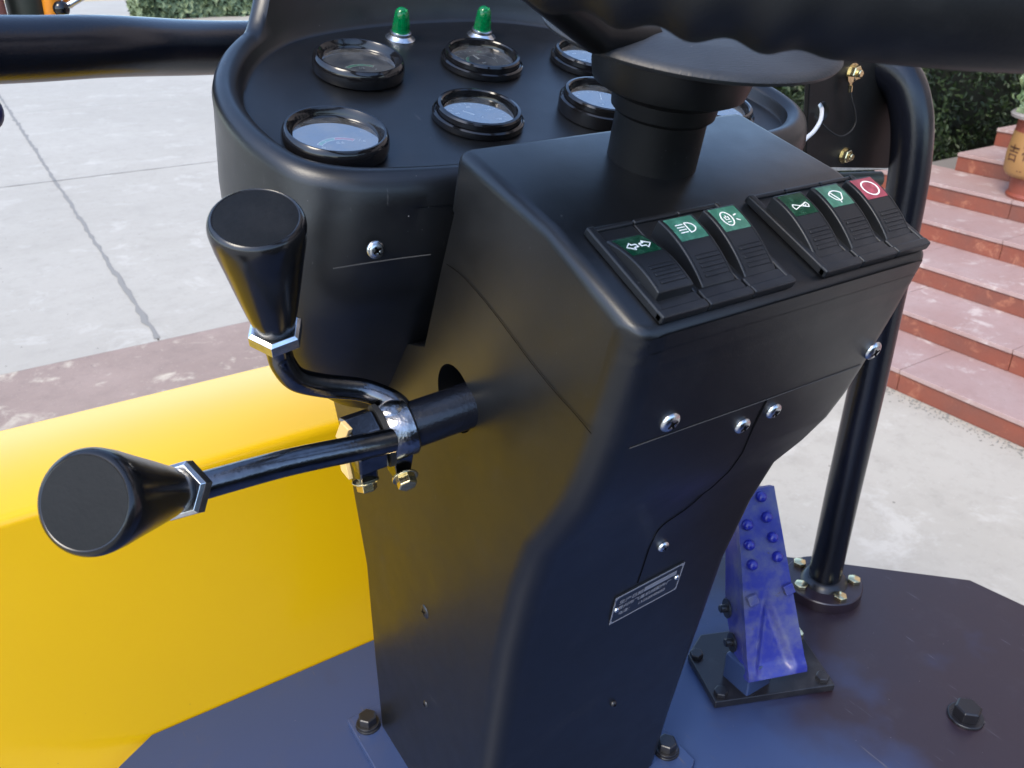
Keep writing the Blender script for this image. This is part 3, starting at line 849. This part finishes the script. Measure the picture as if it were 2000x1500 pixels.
def seam(pts, nrms, w_=.0011, mat='seam', name='seam'):
    return MB().strip(pts, nrms, w_, .0003).build(name, M[mat], cons, smooth=0)
def seam_face(xz, w_=.0011, mat='seam'):
    pl = catmull([V(x, z, 0) for x, z in xz], 6, False)
    return seam([fp(p.x, p.y, .0002) for p in pl], [face_n(p.y) for p in pl], w_, mat)
seam_face([(.330, .6975), (.37, .6970), (.42, .6960), (.4644, .6952)], .0009, 'seamlight')
seam_face([(.4644, .6952), (.50, .6951), (.5241, .6951), (.575, .695)], .0009, 'seamlight')
seam_face([(.4644, .6945), (.4661, .665)], .0022)
seam_face([(.4661, .665), (.4745, .636), (.4836, .6062), (.487, .586), (.4888, .5645), (.474, .546), (.4481, .5308), (.4474, .5004), (.4495, .463), (.4500, .447)], .0013)
sp = catmull([V(.3050, .5720, .7722), V(.3050, .55, .7705), V(.3050, .525, .764), V(.3050, .4978, .7545), V(.3048, .45, .735), V(.3046, .4207, .7250), V(.3046, .3950, .7180), V(.3046, .377, .712)], 6, False)
seam(sp, V(-1, 0, 0), .0006)
sp = [V(.199, .6075, .777), V(.22, .6035, .7765), V(.25, .6018, .7755), V(.28, .6012, .774), V(.305, .6012, .7722)]
sp = [V(p.x, .5995 + (.774 - p.z) * .0, p.z) for p in sp]
seam([V(p.x, p.y + .0005, p.z) for p in sp[1:]], V(0, -1, 0), .0009, 'seamlight')

# name plate --------------------------------------------------------------
npc = fp(.4697, .4203, .0012); nn_ = face_n(.42)
ux = V(1, 0, 0); uy = nn_.cross(ux).normalized()
rt = Quaternion(nn_, -rad(-5)); ux = rt @ ux; uy = rt @ uy
def npp(x, y, h=0): return npc + ux * x + uy * y + nn_ * h
def nbox(mb, x0, x1, y0, y1, h0, h1):
    mb.add([npp(x, y, h) for h in (h0, h1) for x, y in ((x0, y0), (x1, y0), (x1, y1), (x0, y1))], [(0, 3, 2, 1), (4, 5, 6, 7), (0, 1, 5, 4), (1, 2, 6, 5), (2, 3, 7, 6), (3, 0, 4, 7)])
mb = MB(); nbox(mb, -.0437, .0437, -.0237, .0237, -.0012, .0006)
npo = mb.build('name_plate', M['plate_dark'], cons, smooth=0)
npo['label'] = 'small black and silver maker plate with Chinese lettering'
mb = MB()
for a in ((-.0437, .0437, .0215, .0237), (-.0437, .0437, -.0237, -.0222), (-.0437, -.0422, -.0222, .0215), (.0422, .0437, -.0222, .0215)): nbox(mb, *a, .0006, .0009)
for sx in (-1, 1):
    for sy in (-1, 1):
        p = [npp(sx * .0423, sy * .0217, .00085), npp(sx * .0385, sy * .0217, .00085), npp(sx * .0423, sy * .0180, .00085)]
        mb.add(p, [(0, 1, 2)])
mb.build('border', M['alu'], npo, smooth=0)
mb = MB(); nbox(mb, -.006, .0355, .0080, .0150, .0006, .0009); mb.build('date_field', M['alu'], npo, smooth=0)
def nptext(body, size, x, y, stretch=1):
    v, f = text_mesh(body, size, .00008)
    x0 = min(q.x for q in v)
    MB().add([npp(x + (q.x - x0) * stretch, y + q.y, .0007 + q.z) for q in v], f).build('lettering', M['alu'], npo, smooth=0, fixn=False)
nptext('生产日期', .0072, -.0365, .0098, 1.05)
nptext('青州市飞皇机械配件厂', .0070, -.0365, -.0005, .98)
nptext('电话：', .0062, -.0340, -.0110, 1.0)
nptext('13562640660', .0068, -.0085, -.0108, .95)
for sx in (-1, 1):
    MB().lathe(npp(sx * .0385, .0 if sx < 0 else .001, .0006), nn_, [(.0032, 0), (.0030, .0012), (.0018, .0021), (0, .0023)], 16).build('rivet', M['zinc'], npo, smooth=60)

# foot flange of the pedestal ----------------------------------------------
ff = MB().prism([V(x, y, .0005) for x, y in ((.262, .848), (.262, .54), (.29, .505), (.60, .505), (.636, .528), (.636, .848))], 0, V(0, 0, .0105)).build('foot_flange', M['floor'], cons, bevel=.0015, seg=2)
for c, r_ in (((.284, .822, .011), .2), ((.613, .560, .011), .1), ((.284, .56, .011), .4), ((.613, .822, .011), .7)):
    b_ = bolt(cons, c, (0, 0, 1), .0135, .016, M['boltblack'], rot=r_, under=.004)

# ================================================================== STEERING WHEEL
SB = rad(12)
su = V(0, -math.sin(SB), math.cos(SB)); s1 = V(1, 0, 0); s2 = su.cross(s1)
sb = V(.446, .497, .846)
whl = thing('steering_wheel', 'black steering wheel with finger grip rim on a dark column', 'steering wheel', sb)
mb = MB().lathe(sb - su * .03, su, [(.0350, 0), (.0345, .095), (.035, .098)], 48)
mb.build('column', M['column'], whl, smooth=30)
mb = MB().lathe(sb + su * .060, su, [(.036, -.016), (.039, -.013), (.0405, -.002), (.047, .001), (.0565, .006), (.0585, .014), (.0600, .041), (.058, .044)], 56)
mb.build('hub', M['column'], whl, smooth=25)
RC = sb + su * .198; RR = .28; RT = .030
N = 900; pts = []; vs = []
K = 20
for i in range(N):
    t = 2 * math.pi * i / N
    rd_ = s1 * math.cos(t) + s2 * math.sin(t); c = RC + rd_ * RR
    for j in range(K):
        a = 2 * math.pi * j / K
        rr = RT
        # finger waves on the underside of the rim
        dn = max(0, -math.cos(a - .0)) if False else 0
        lo = max(0, math.sin(a - math.pi / 2 + 0) )
        dirv = rd_ * math.cos(a) + su * math.sin(a)
        under = max(0, -math.sin(a)) ** .7
        inner = max(0, -math.cos(a)) ** 1
        rr += .0019 * math.sin(t * 64) * max(0, min(1, (-2.10 - (t if t < math.pi else t - 2 * math.pi)) / .12)) * min(1, under + .3 * inner)
        vs.append(c + dirv * rr)
fs = [(i * K + j, i * K + (j + 1) % K, ((i + 1) % N) * K + (j + 1) % K, ((i + 1) % N) * K + j) for i in range(N) for j in range(K)]
MB().add(vs, fs).build('rim', M['wheel'], whl, smooth=60)
pc = sb + su * .100 + V(.010, 0, 0)
mb = MB().lathe(pc, su, [(.060, -.004), (.098, -.0035), (.1055, -.001), (.107, .0015), (.1055, .004), (.100, .0055), (.06, .009), (0, .010)], 72)
mb.build('centre_pad', M['pad'], whl, smooth=60)
for a in (math.pi * .5, math.pi * 1.08, -math.pi * .08):
    d = s1 * math.cos(a) + s2 * math.sin(a)
    if a == math.pi * .5: pass
    mb = MB().tube([pc + d * .05 + su * .002, pc + d * .11 + su * .012, pc + d * .18 + su * .05, RC + d * (RR - .01)], .011, 12)
    mb.build('spoke', M['column'], whl, smooth=60)
# cable tie / orange plug peeping at the column
MB().prism([V(x, .470, z) for x, z in ((.4623, .8869), (.4765, .8855), (.4761, .8811), (.4727, .8796), (.4718, .8710), (.4669, .8723), (.4637, .8805))], 0, V(0, .006, 0)).build('cable_plug', M['copper'], whl, bevel=.0006, seg=2)

# ================================================================== HANDRAIL
hr = thing('handrail', 'glossy black tubular handrail bolted to the deck by a round flange', 'handrail', (1.076, .672, 0))
rp = catmull([V(-.35, .66, .96), V(-.122, .779, .937), V(.048, .858, .9225), V(.139, .900, .9165), V(.267, .982, .9015), (.45, 1.04, .893), (.65, 1.05, .885), (.80, 1.00, .885), (.93, .895, .885), (1.015, .785, .878), (1.055, .718, .852), (1.070, .690, .805), (1.075, .677, .73), (1.077, .673, .62)], 10, False)
rp += [V(1.079, .672, .4), V(1.076, .672, .2), V(1.076, .672, .018)]
MB().tube(rp, .0268, 32).build('rail', M['rail'], hr, smooth=60)
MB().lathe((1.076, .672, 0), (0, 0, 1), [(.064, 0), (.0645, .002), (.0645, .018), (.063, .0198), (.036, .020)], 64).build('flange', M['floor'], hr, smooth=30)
mb = MB().lathe((1.076, .672, .0195), (0, 0, 1), [(.040, 0), (.037, .005), (.032, .010), (.0295, .011)], 48); mb.build('weld_bead', M['boltblack'], hr, smooth=60)
for a in (20, 95, 170, 250, 320):
    c = V(1.076 + .050 * math.cos(rad(a)), .672 + .050 * math.sin(rad(a)), .020)
    bolt(hr, c, (0, 0, 1), .0115, .010, M['gold'], washer=False, rot=a)

# ================================================================== MOUNTING PLATE with wiring
mp = thing('mounting_plate', 'black steel bracket plate with brass nuts and a cable hole behind the switches', 'bracket', (1.0, .72, .78))
mb = MB()
poly = [(.893, .885), (1.112, .90), (1.112, .735), (1.095, .719), (.925, .742), (.915, .75)]
px_ = [V(x, .722, z) for x, z in poly]
pl_ = MB().prism(px_, 0, V(0, .008, 0)).build('plate', M['column'], mp, bevel=.0015, seg=2)
cut = MB().cyl((.9305, .70, .8107), (.9305, .76, .8107), .0135, n=32).build('cutter', M['seam'], None, smooth=0)
bo = pl_.modifiers.new('hole', 'BOOLEAN'); bo.object = cut; bo.solver = 'EXACT'
dg = bpy.context.evaluated_depsgraph_get(); dg.update(); nm_ = D.meshes.new_from_object(pl_.evaluated_get(dg)); pl_.modifiers.clear(); pl_.data = nm_; D.objects.remove(cut)
MB().box((1.045, .76, .80), (.11, .06, .13)).build('bracket_box', M['column'], mp, bevel=.004, seg=2)
def nut(c, r=.0095):
    mb = MB().lathe(c, (0, -1, 0), [(r * 1.25, 0), (r * 1.25, .0015)], 24).hexa(Vector(c) + V(0, -.0015, 0), (0, -1, 0), r, .008, .2)
    o = mb.build('nut', M['gold'], mp, smooth=25)
    MB().lathe(Vector(c) + V(0, -.0095, 0), (0, -1, 0), [(r * .5, 0), (r * .5, .004), (r * .38, .005)], 16).build('stud', M['gold'], o, smooth=30)
nut((.9775, .722, .8552)); nut((.9905, .722, .7500), .0085)
mb = MB().prism([V(x, .7110, z) for x, z in ((.9566, .8529), (.9688, .8520), (.9682, .8471), (.9662, .8436), (.9687, .8348), (.9636, .8352), (.9621, .8439), (.9580, .8479))], 0, V(0, .0016, 0))
mb.tube([V(.9650, .7118, .842), V(.9662, .7118, .834)], .0028, 10)
mb.build('cable_lug', M['gold'], mp, smooth=30)
wp = catmull([V(.9655, .711, .8355), V(.970, .709, .8235), V(.9785, .708, .8092), V(.9835, .708, .7947), V(.9753, .708, .7839), V(.958, .708, .7805), V(.9381, .708, .7877), V(.925, .715, .7990), V(.930, .735, .808)], 8, False)
MB().tube(wp, .0011, 8).build('thin_wire', M['rubber'], mp, smooth=60)
wp = catmull([V(.9536, .745, .8153), V(.9300, .722, .814), V(.9115, .707, .8050), V(.8936, .700, .7949), V(.8813, .700, .7876), V(.860, .702, .772), V(.84, .70, .76)], 8, False)
MB().tube(wp, .0026, 10).build('white_cable', M['wire'], mp, smooth=60)

# ================================================================== GEAR LEVERS
def knob(parent, top, nutp, R1=.031, R2=.0145):
    top = Vector(top); nutp = Vector(nutp); ax = (top - nutp).normalized(); L = (top - nutp).length
    o = MB().lathe(nutp, ax, [(R2 * .9, .0), (R2, .002), (R1 * .585, L * .18), (R1 * .72, L * .40), (R1 * .845, L * .62), (R1 * .955, L * .80), (R1 * .992, L * .89), (R1, L * .92), (R1 * .995, L * .945), (R1 * .975, L * .968), (R1 * .945, L * .985), (R1 * .905, L * .996), (R1 * .88, L), (R1 * .86, L - .0004)], 64).build('knob', M['knob'], parent, smooth=40)
    MB().lathe(nutp + ax * (L - .0010), ax, [(R1 * .865, 0), (R1 * .85, .0007), (0, .0010)], 64).build('knob_cap', M['knobtop'], o, smooth=40)
    n_ = MB().hexa(nutp - ax * .0105, ax, R2 * 1.42, .0115, .35, .2)
    n_.build('lock_nut', M['zinc'], parent, smooth=25, bevel=.0004, seg=2)
    return ax, nutp - ax * .0105
SH = V(.306, .5465, .654); SE = V(.204, .5565, .6425); sax = (SE - SH).normalized()
# shaft + upper lever
lv = thing('gear_lever', 'upright gear lever with cranked rod and black conical knob', 'lever', (.243, .553, .646))
ax, nb_ = knob(lv, (.145, .524, .848), (.1590, .566, .754))
rod = catmull([nb_, nb_ - ax * .018, V(.1655, .579, .716), V(.1745, .5815, .7005), V(.195, .584, .688), V(.225, .5825, .6765), V(.240, .5735, .6700), V(.2490, .5640, .6640), V(.2515, .5560, .6560), V(.2510, .5520, .6480)], 8, False)
MB().tube(rod, .0098, 20).build('rod', M['steel'], lv, smooth=60)
c = SH + (SE - SH) * .50
mb = MB().lathe(c, sax, [(.0215, 0), (.0235, .002), (.0235, .022), (.0215, .0245), (.017, .0245)], 40, False)
co_ = mb.build('collar', M['weld'], lv, smooth=40)
MB().sphere((.2400, .5540, .6640), .0125, 24, 14, (1.15, 1, .75)).build('weld_fillet', M['weld'], lv, smooth=60)
mb = MB().prism([c + V(-.004, -.012, -.018), c + V(-.022, -.010, -.018), c + V(-.018, -.006, -.047), c + V(-.008, -.008, -.047)], 0, V(0, .020, .002))
mb.build('clamp_lug', M['steel'], lv, bevel=.001, seg=2)
bolt(lv, c + V(-.013, -.010, -.040), V(-.15, -.85, -.45), .0085, .010, M['gold'], rot=.4, washer=True)
sh = MB().lathe(SH - sax * .045, sax, [(.0195, 0), (.0195, .045 + (SE - SH).length - .002), (.0185, .045 + (SE - SH).length)], 40).build('shaft', M['rail'], lv, smooth=30)
# second lever
l2 = thing('gear_lever', 'lower gear lever reaching out level over the yellow panel, round knob towards the camera', 'lever', (.215, .556, .642))
ax, nb_ = knob(l2, (.008, .447, .7285), (.0635, .5090, .6795), .0305)
c = SH + (SE - SH) * .77
rod = catmull([nb_, nb_ - ax * .012, V(.088, .523, .6685), V(.14, .521, .6680), V(.19, .5225, .6620), V(.226, .5265, .6560)], 8, False)
MB().tube(rod, .0100, 20).build('rod', M['steel'], l2, smooth=60)
q8 = sax.to_track_quat('Z', 'Y')
mb = MB().lathe(c, sax, [(.024, 0), (.0258, .002), (.0258, .024), (.024, .026), (.0145, .026)], 8)
mb.build('clamp_ring', M['steel'], l2, smooth=20, bevel=.0012, seg=2)
MB().lathe(c - sax * .0045, sax, [(.0265, 0), (.0265, .004)], 32).build('rubber_washer', M['rubber'], l2, smooth=30)
e = c + sax * .026
for s_ in (1, -1):
    up = V(0, -.2, 1) * s_
    mb = MB().prism([e + V(-.001, 0, 0) + up * .004, e + V(-.001, -.012, 0) + up * .026, e + V(-.001, .004, 0) + up * .026, e + V(-.001, .016, 0) + up * .004], 0, sax * .004)
    mb.build('clamp_ear', M['cutplate'], l2, smooth=0, bevel=.0008, seg=2)
bolt(l2, e + V(.010, -.004, -.033), V(.0, -.3, -1), .0086, .009, M['gold'], rot=.2, washer=True)
MB().box(e + V(.012, -.001, -.020), (.016, .016, .027)).build('clamp_lug', M['steel'], l2, bevel=.002, seg=2)
MB().prism([c + V(.006, -.012, -.020), c + V(.018, -.010, -.020), c + V(.015, -.008, -.046)], 0, V(0, .004, 0)).build('gusset', M['cutplate'], l2, smooth=0)

# ================================================================== BRAKE PEDAL
pd = thing('brake_pedal', 'chipped blue pedal arm with rivets on a black bolted base plate', 'pedal', (.81, .56, 0))
ld_ = V(.924, -.383, 0); fd_ = V(.383, .924, 0); nr = V(.728, .582, 0)
bp = [nr, nr + ld_ * .1905, nr + ld_ * .1905 + fd_ * .135, nr + ld_ * .03 + fd_ * .135, nr - ld_ * .005 + fd_ * .098]
MB().prism([p + V(0, 0, .0006) for p in bp], 0, V(0, 0, .013)).build('base_plate', M['boltblack'], pd, bevel=.0022, seg=2)
for a, b_ in ((.014, .014), (.176, .014), (.006, .092), (.180, .118)):
    bolt(pd, nr + ld_ * a + fd_ * b_ + V(0, 0, .0136), (0, 0, 1), .0105, .010, M['boltblack'], washer=False, rot=a * 20)
P0 = V(.812, .545, .050); P1 = V(.8495, .667, .297); pax = (P1 - P0).normalized(); PL = (P1 - P0).length
lat = (ld_ - pax * ld_.dot(pax)).normalized(); pnn = lat.cross(pax).normalized()
if pnn.y > 0: pnn = -pnn
def pp(u, v, h=0): return P0 + pax * (v * PL) + lat * u + pnn * h
NV, NU = 40, 24; vs = []
def halfw(v): return .046 - .017 * v
def relief(u, v):
    w_ = halfw(v); a = u / w_; h = 0
    # triangular trough that opens towards the foot
    if v < .46:
        wid = .78 * (1 - v / .46) ** .75
        d = (abs(a + .05) - wid)
        h -= .011 * max(0, min(1, -d * 4)) * min(1, (.46 - v) * 9) * (1 if v > .05 else max(0, (v - .01) / .04))
    h += .004 * max(0, 1 - abs(v - .035) * 30)
    return h
for j in range(NV + 1):
    v = j / NV
    for i in range(NU + 1):
        u = (i / NU * 2 - 1) * halfw(v); vs.append(pp(u, v, relief(u, v)))
fs = [(j * (NU + 1) + i, j * (NU + 1) + i + 1, (j + 1) * (NU + 1) + i + 1, (j + 1) * (NU + 1) + i) for j in range(NV) for i in range(NU)]
nfront = len(vs); vs += [pp((i / NU * 2 - 1) * halfw(j / NV), j / NV, -.014) for j in range(NV + 1) for i in range(NU + 1)]
def fi(j, i): return j * (NU + 1) + i
fs += [(nfront + fi(j, i), nfront + fi(j + 1, i), nfront + fi(j + 1, i + 1), nfront + fi(j, i + 1)) for j in range(NV) for i in range(NU)]
for j in range(NV): fs += [(fi(j, 0), fi(j + 1, 0), nfront + fi(j + 1, 0), nfront + fi(j, 0)), (fi(j, NU), nfront + fi(j, NU), nfront + fi(j + 1, NU), fi(j + 1, NU))]
for i in range(NU): fs += [(fi(0, i), nfront + fi(0, i), nfront + fi(0, i + 1), fi(0, i + 1)), (fi(NV, i), fi(NV, i + 1), nfront + fi(NV, i + 1), nfront + fi(NV, i))]
MB().add(vs, fs).build('pedal_arm', M['blue'], pd, smooth=40)
# side channel
mb = MB().prism([pp(-.046, .0, -.012), pp(-.030, .95, -.012), pp(-.034, .75, -.050), pp(-.050, .36, -.046), pp(-.048, .05, -.04)], 0, lat * .004)
mb.build('side_channel', M['blue'], pd, smooth=0, bevel=.001, seg=2)
mb = MB().prism([pp(.046, .02, -.012), pp(.032, .95, -.012), pp(.034, .75, -.040), pp(.050, .36, -.036), pp(.048, .05, -.03)], 0, -lat * .004)
mb.build('side_channel', M['blue'], pd, smooth=0, bevel=.001, seg=2)
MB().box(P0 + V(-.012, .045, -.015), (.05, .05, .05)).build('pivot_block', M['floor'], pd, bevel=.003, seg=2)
for u, v in ((.006, .955), (.011, .845), (.016, .735), (.020, .630), (-.020, .82), (-.021, .715), (-.020, .61)):
    MB().lathe(pp(u, v, -.0005), pnn, [(.0082, 0), (.0080, .004), (.0066, .0078), (.0038, .0095), (0, .0100)], 20).build('rivet', M['bluedeep'], pd, smooth=60)
for u, v in ((-.027, .43), (.030, .455)):
    MB().box((0, 0, 0), (.0001, .0001, .0001))
    q = pnn.to_track_quat('Z', 'Y').to_matrix() @ Matrix.Rotation(.3, 3, 'Z')
    MB().box(pp(u, v, .004), (.015, .015, .010), q).build('square_bolt', M['blue'], pd, bevel=.0015, seg=2)
for v, h in ((.37, -.030), (.19, -.026)):
    c = pp(-.052, v, h); ax_ = (-lat + pax * .1).normalized()
    mb = MB().lathe(c, ax_, [(.014, 0), (.0145, .0015), (.0145, .003), (.006, .0032), (.006, .012), (.005, .013)], 28).build('pivot_pin', M['boltblack'], pd, smooth=30)
c = pp(.050, .17, -.025); MB().lathe(c, lat, [(.011, 0), (.011, .003), (.005, .003), (.005, .007)], 24).build('pivot_pin', M['gold'], pd, smooth=30)

# ================================================================== POTTED PLANT
pt = thing('potted_plant', 'leafy succulent in a brown and ochre glazed pot on the stairs', 'plant', (6.80, 3.20, -.71))
pb = V(6.80, 3.20, -.711)
MB().lathe(pb, (0, 0, 1), [(.21, 0), (.215, .02), (.20, .04), (.205, .15), (.248, .17), (.262, .22), (.262, .46), (.260, .48), (.255, .56), (.27, .575)], 48).build('pot', M['terracotta'], pt, smooth=30)
pot = MB().lathe(pb, (0, 0, 1), [(.25, .165), (.272, .20), (.278, .32), (.262, .485)], 64).build('glazed_band', M['ochre'], pt, smooth=60)
MB().lathe(pb, (0, 0, 1), [(.262, .575), (.31, .585), (.315, .605), (.30, .62), (.26, .615), (.255, .56), (0, .56)], 48).build('pot_rim', M['rim_grey'], pt, smooth=30)
def pot_text(body, size, ang, zc):
    v, f = text_mesh(body, size, .001)
    o_ = [pb + V(.280 * math.cos(ang + q.x / .28), .280 * math.sin(ang + q.x / .28), zc + q.y) + V(math.cos(ang), math.sin(ang), 0) * q.z for q in v]
    MB().add(o_, f).build('character', M['ink'], pot, smooth=0, fixn=False)
A0 = math.atan2(-3.2, -6.8)
pot_text('吉', .13, A0 - .95, .33); pot_text('祥', .13, A0 - .42, .35); pot_text('如', .13, A0 + .10, .35); pot_text('意', .13, A0 + .6, .35)
pot_text('• •', .04, A0 - .6, .22)
pts = []
for i in range(520):
    d = V(random.gauss(0, 1), random.gauss(0, 1), random.gauss(0, 1)).normalized(); r = .36 * (.6 + .4 * random.random()) * (1 + .15 * math.sin(d.x * 5 + d.z * 4))
    p = pb + V(0, 0, .84) + V(d.x * r * .92, d.y * r * .92, d.z * r * .86)
    if p.z < pb.z + .6 and (p.xy - pb.xy).length < .25: continue
    pts.append((p, d + V(0, 0, .4)))
mb = MB()
for p, nrm in pts:
    n_ = (Vector(nrm) + V(random.gauss(0, .4), random.gauss(0, .4), random.gauss(0, .4))).normalized()
    q = n_.to_track_quat('Z', 'Y') @ Quaternion((0, 0, 1), random.uniform(0, 6.28)); s_ = .045 * random.uniform(.7, 1.3)
    out = [q @ V(math.cos(a) * s_, math.sin(a) * s_ * .72, .18 * s_ * math.cos(2 * a)) + Vector(p) for a in [2 * math.pi * k_ / 8 for k_ in range(8)]]
    mb.add([Vector(p) + n_ * s_ * -.15] + out, [(0, 1 + k_, 1 + (k_ + 1) % 8) for k_ in range(8)])
mb.build('foliage', M['leafpale'], pt, smooth=0, fixn=False)
st = MB()
for i in range(14):
    a = random.uniform(0, 6.28); st.tube([pb + V(0, 0, .56), pb + V(.1 * math.cos(a), .1 * math.sin(a), .75), pb + V(.25 * math.cos(a), .25 * math.sin(a), .95)], .008, 6)
st.build('stem', M['olive'], pt, smooth=60)

# ================================================================== SMALL THINGS UP LEFT
wl = thing('work_lamp', 'amber and dark lamp with a black ball knob behind the handrail', 'lamp', (.10, 1.12, .95))
MB().lathe((.118, 1.35, .880), (0, 0, 1), [(.022, 0), (.024, .004), (.024, .15), (.02, .16)], 32).build('lamp_body', M['olive'], wl, smooth=30)
MB().lathe((.072, 1.33, .900), (0, 0, 1), [(.012, 0), (.020, .006), (.020, .12)], 24).build('side_cap', M['pink'], wl, smooth=30)
MB().lathe((.143, 1.34, .905), (.10, 0, 1), [(.009, 0), (.013, .008), (.014, .12)], 24).build('amber_lens', M['amber'], wl, smooth=40)
MB().lathe((.168, 1.36, .925), (.35, 0, 1), [(.004, 0), (.008, .006), (.010, .09)], 24).build('amber_lens', M['amber'], wl, smooth=40)
MB().sphere((.152, 1.30, .9270), .0100).build('ball_knob', M['bezel'], wl, smooth=60)
MB().tube([V(.160, 1.31, .929), V(.190, 1.30, .945), V(.25, 1.30, .985)], .004, 12).build('steel_rod', M['zinc'], wl, smooth=60)
MB().box((.10, 1.36, .885), (.16, .03, .012)).build('support_bar', M['rail'], wl, bevel=.002)
k1 = MB().sphere((.0235, .80, .8835), .0125, 20, 12, (1, 1, 1.2)).tube([V(.02, .80, .88), V(-.12, .76, .86)], .006, 10).build('shift_lever_ball', M['navy'], smooth=60)
o_ = k1; tag(k1, 'navy blue rounded knob at the left edge below the handrail', 'knob')
k2 = MB().sphere((.0085, .75, .8535), .0120, 20, 12, (1, 1, 1.3)).tube([V(.005, .75, .85), V(-.12, .72, .83)], .006, 10).build('shift_lever_ball', M['maroon'], smooth=60)
tag(k2, 'dark red rounded knob at the left edge, lower of two', 'knob')

# front frame of the machine below the bracket plate
fr = thing('front_frame', 'dull pipe and fittings of the machine front seen under the bracket plate', 'pipe', (1.15, 1.3, .5))
MB().tube([V(1.0, 1.25, .62), V(1.6, 1.05, .60)], .012, 12).build('pipe', M['zinc'], fr, smooth=60)
MB().tube([V(1.0, 1.27, .585), V(1.6, 1.07, .565)], .016, 12).build('pipe', M['olive'], fr, smooth=60)

# ================================================================== UNSEEN SEAT AND REAR HOOD (behind the operator, added to darken console reflections)
seat = thing('unseen_operator_seat', 'unseen black padded operator seat on the deck, added to darken reflections', 'seat', (.45, -.62, 0))
MB().box((.45, -.62, .14), (.34, .34, .28)).build('unseen_seat_pedestal', M['column'], seat, bevel=.01)
MB().box((.45, -.60, .34), (.56, .50, .12)).build('unseen_seat_cushion', M['wheel'], seat, bevel=.04, seg=4)
MB().box((.45, -.88, .66), (.54, .12, .56)).build('unseen_seat_backrest', M['wheel'], seat, bevel=.04, seg=4)
rh = thing('unseen_engine_hood', 'unseen dark engine hood behind the operator seat, added to darken reflections', 'hood', (.45, -1.8, 0))
MB().box((.45, -1.85, .28), (1.7, 1.2, 1.5)).build('unseen_hood_cover', M['column'], rh, bevel=.05, seg=4)
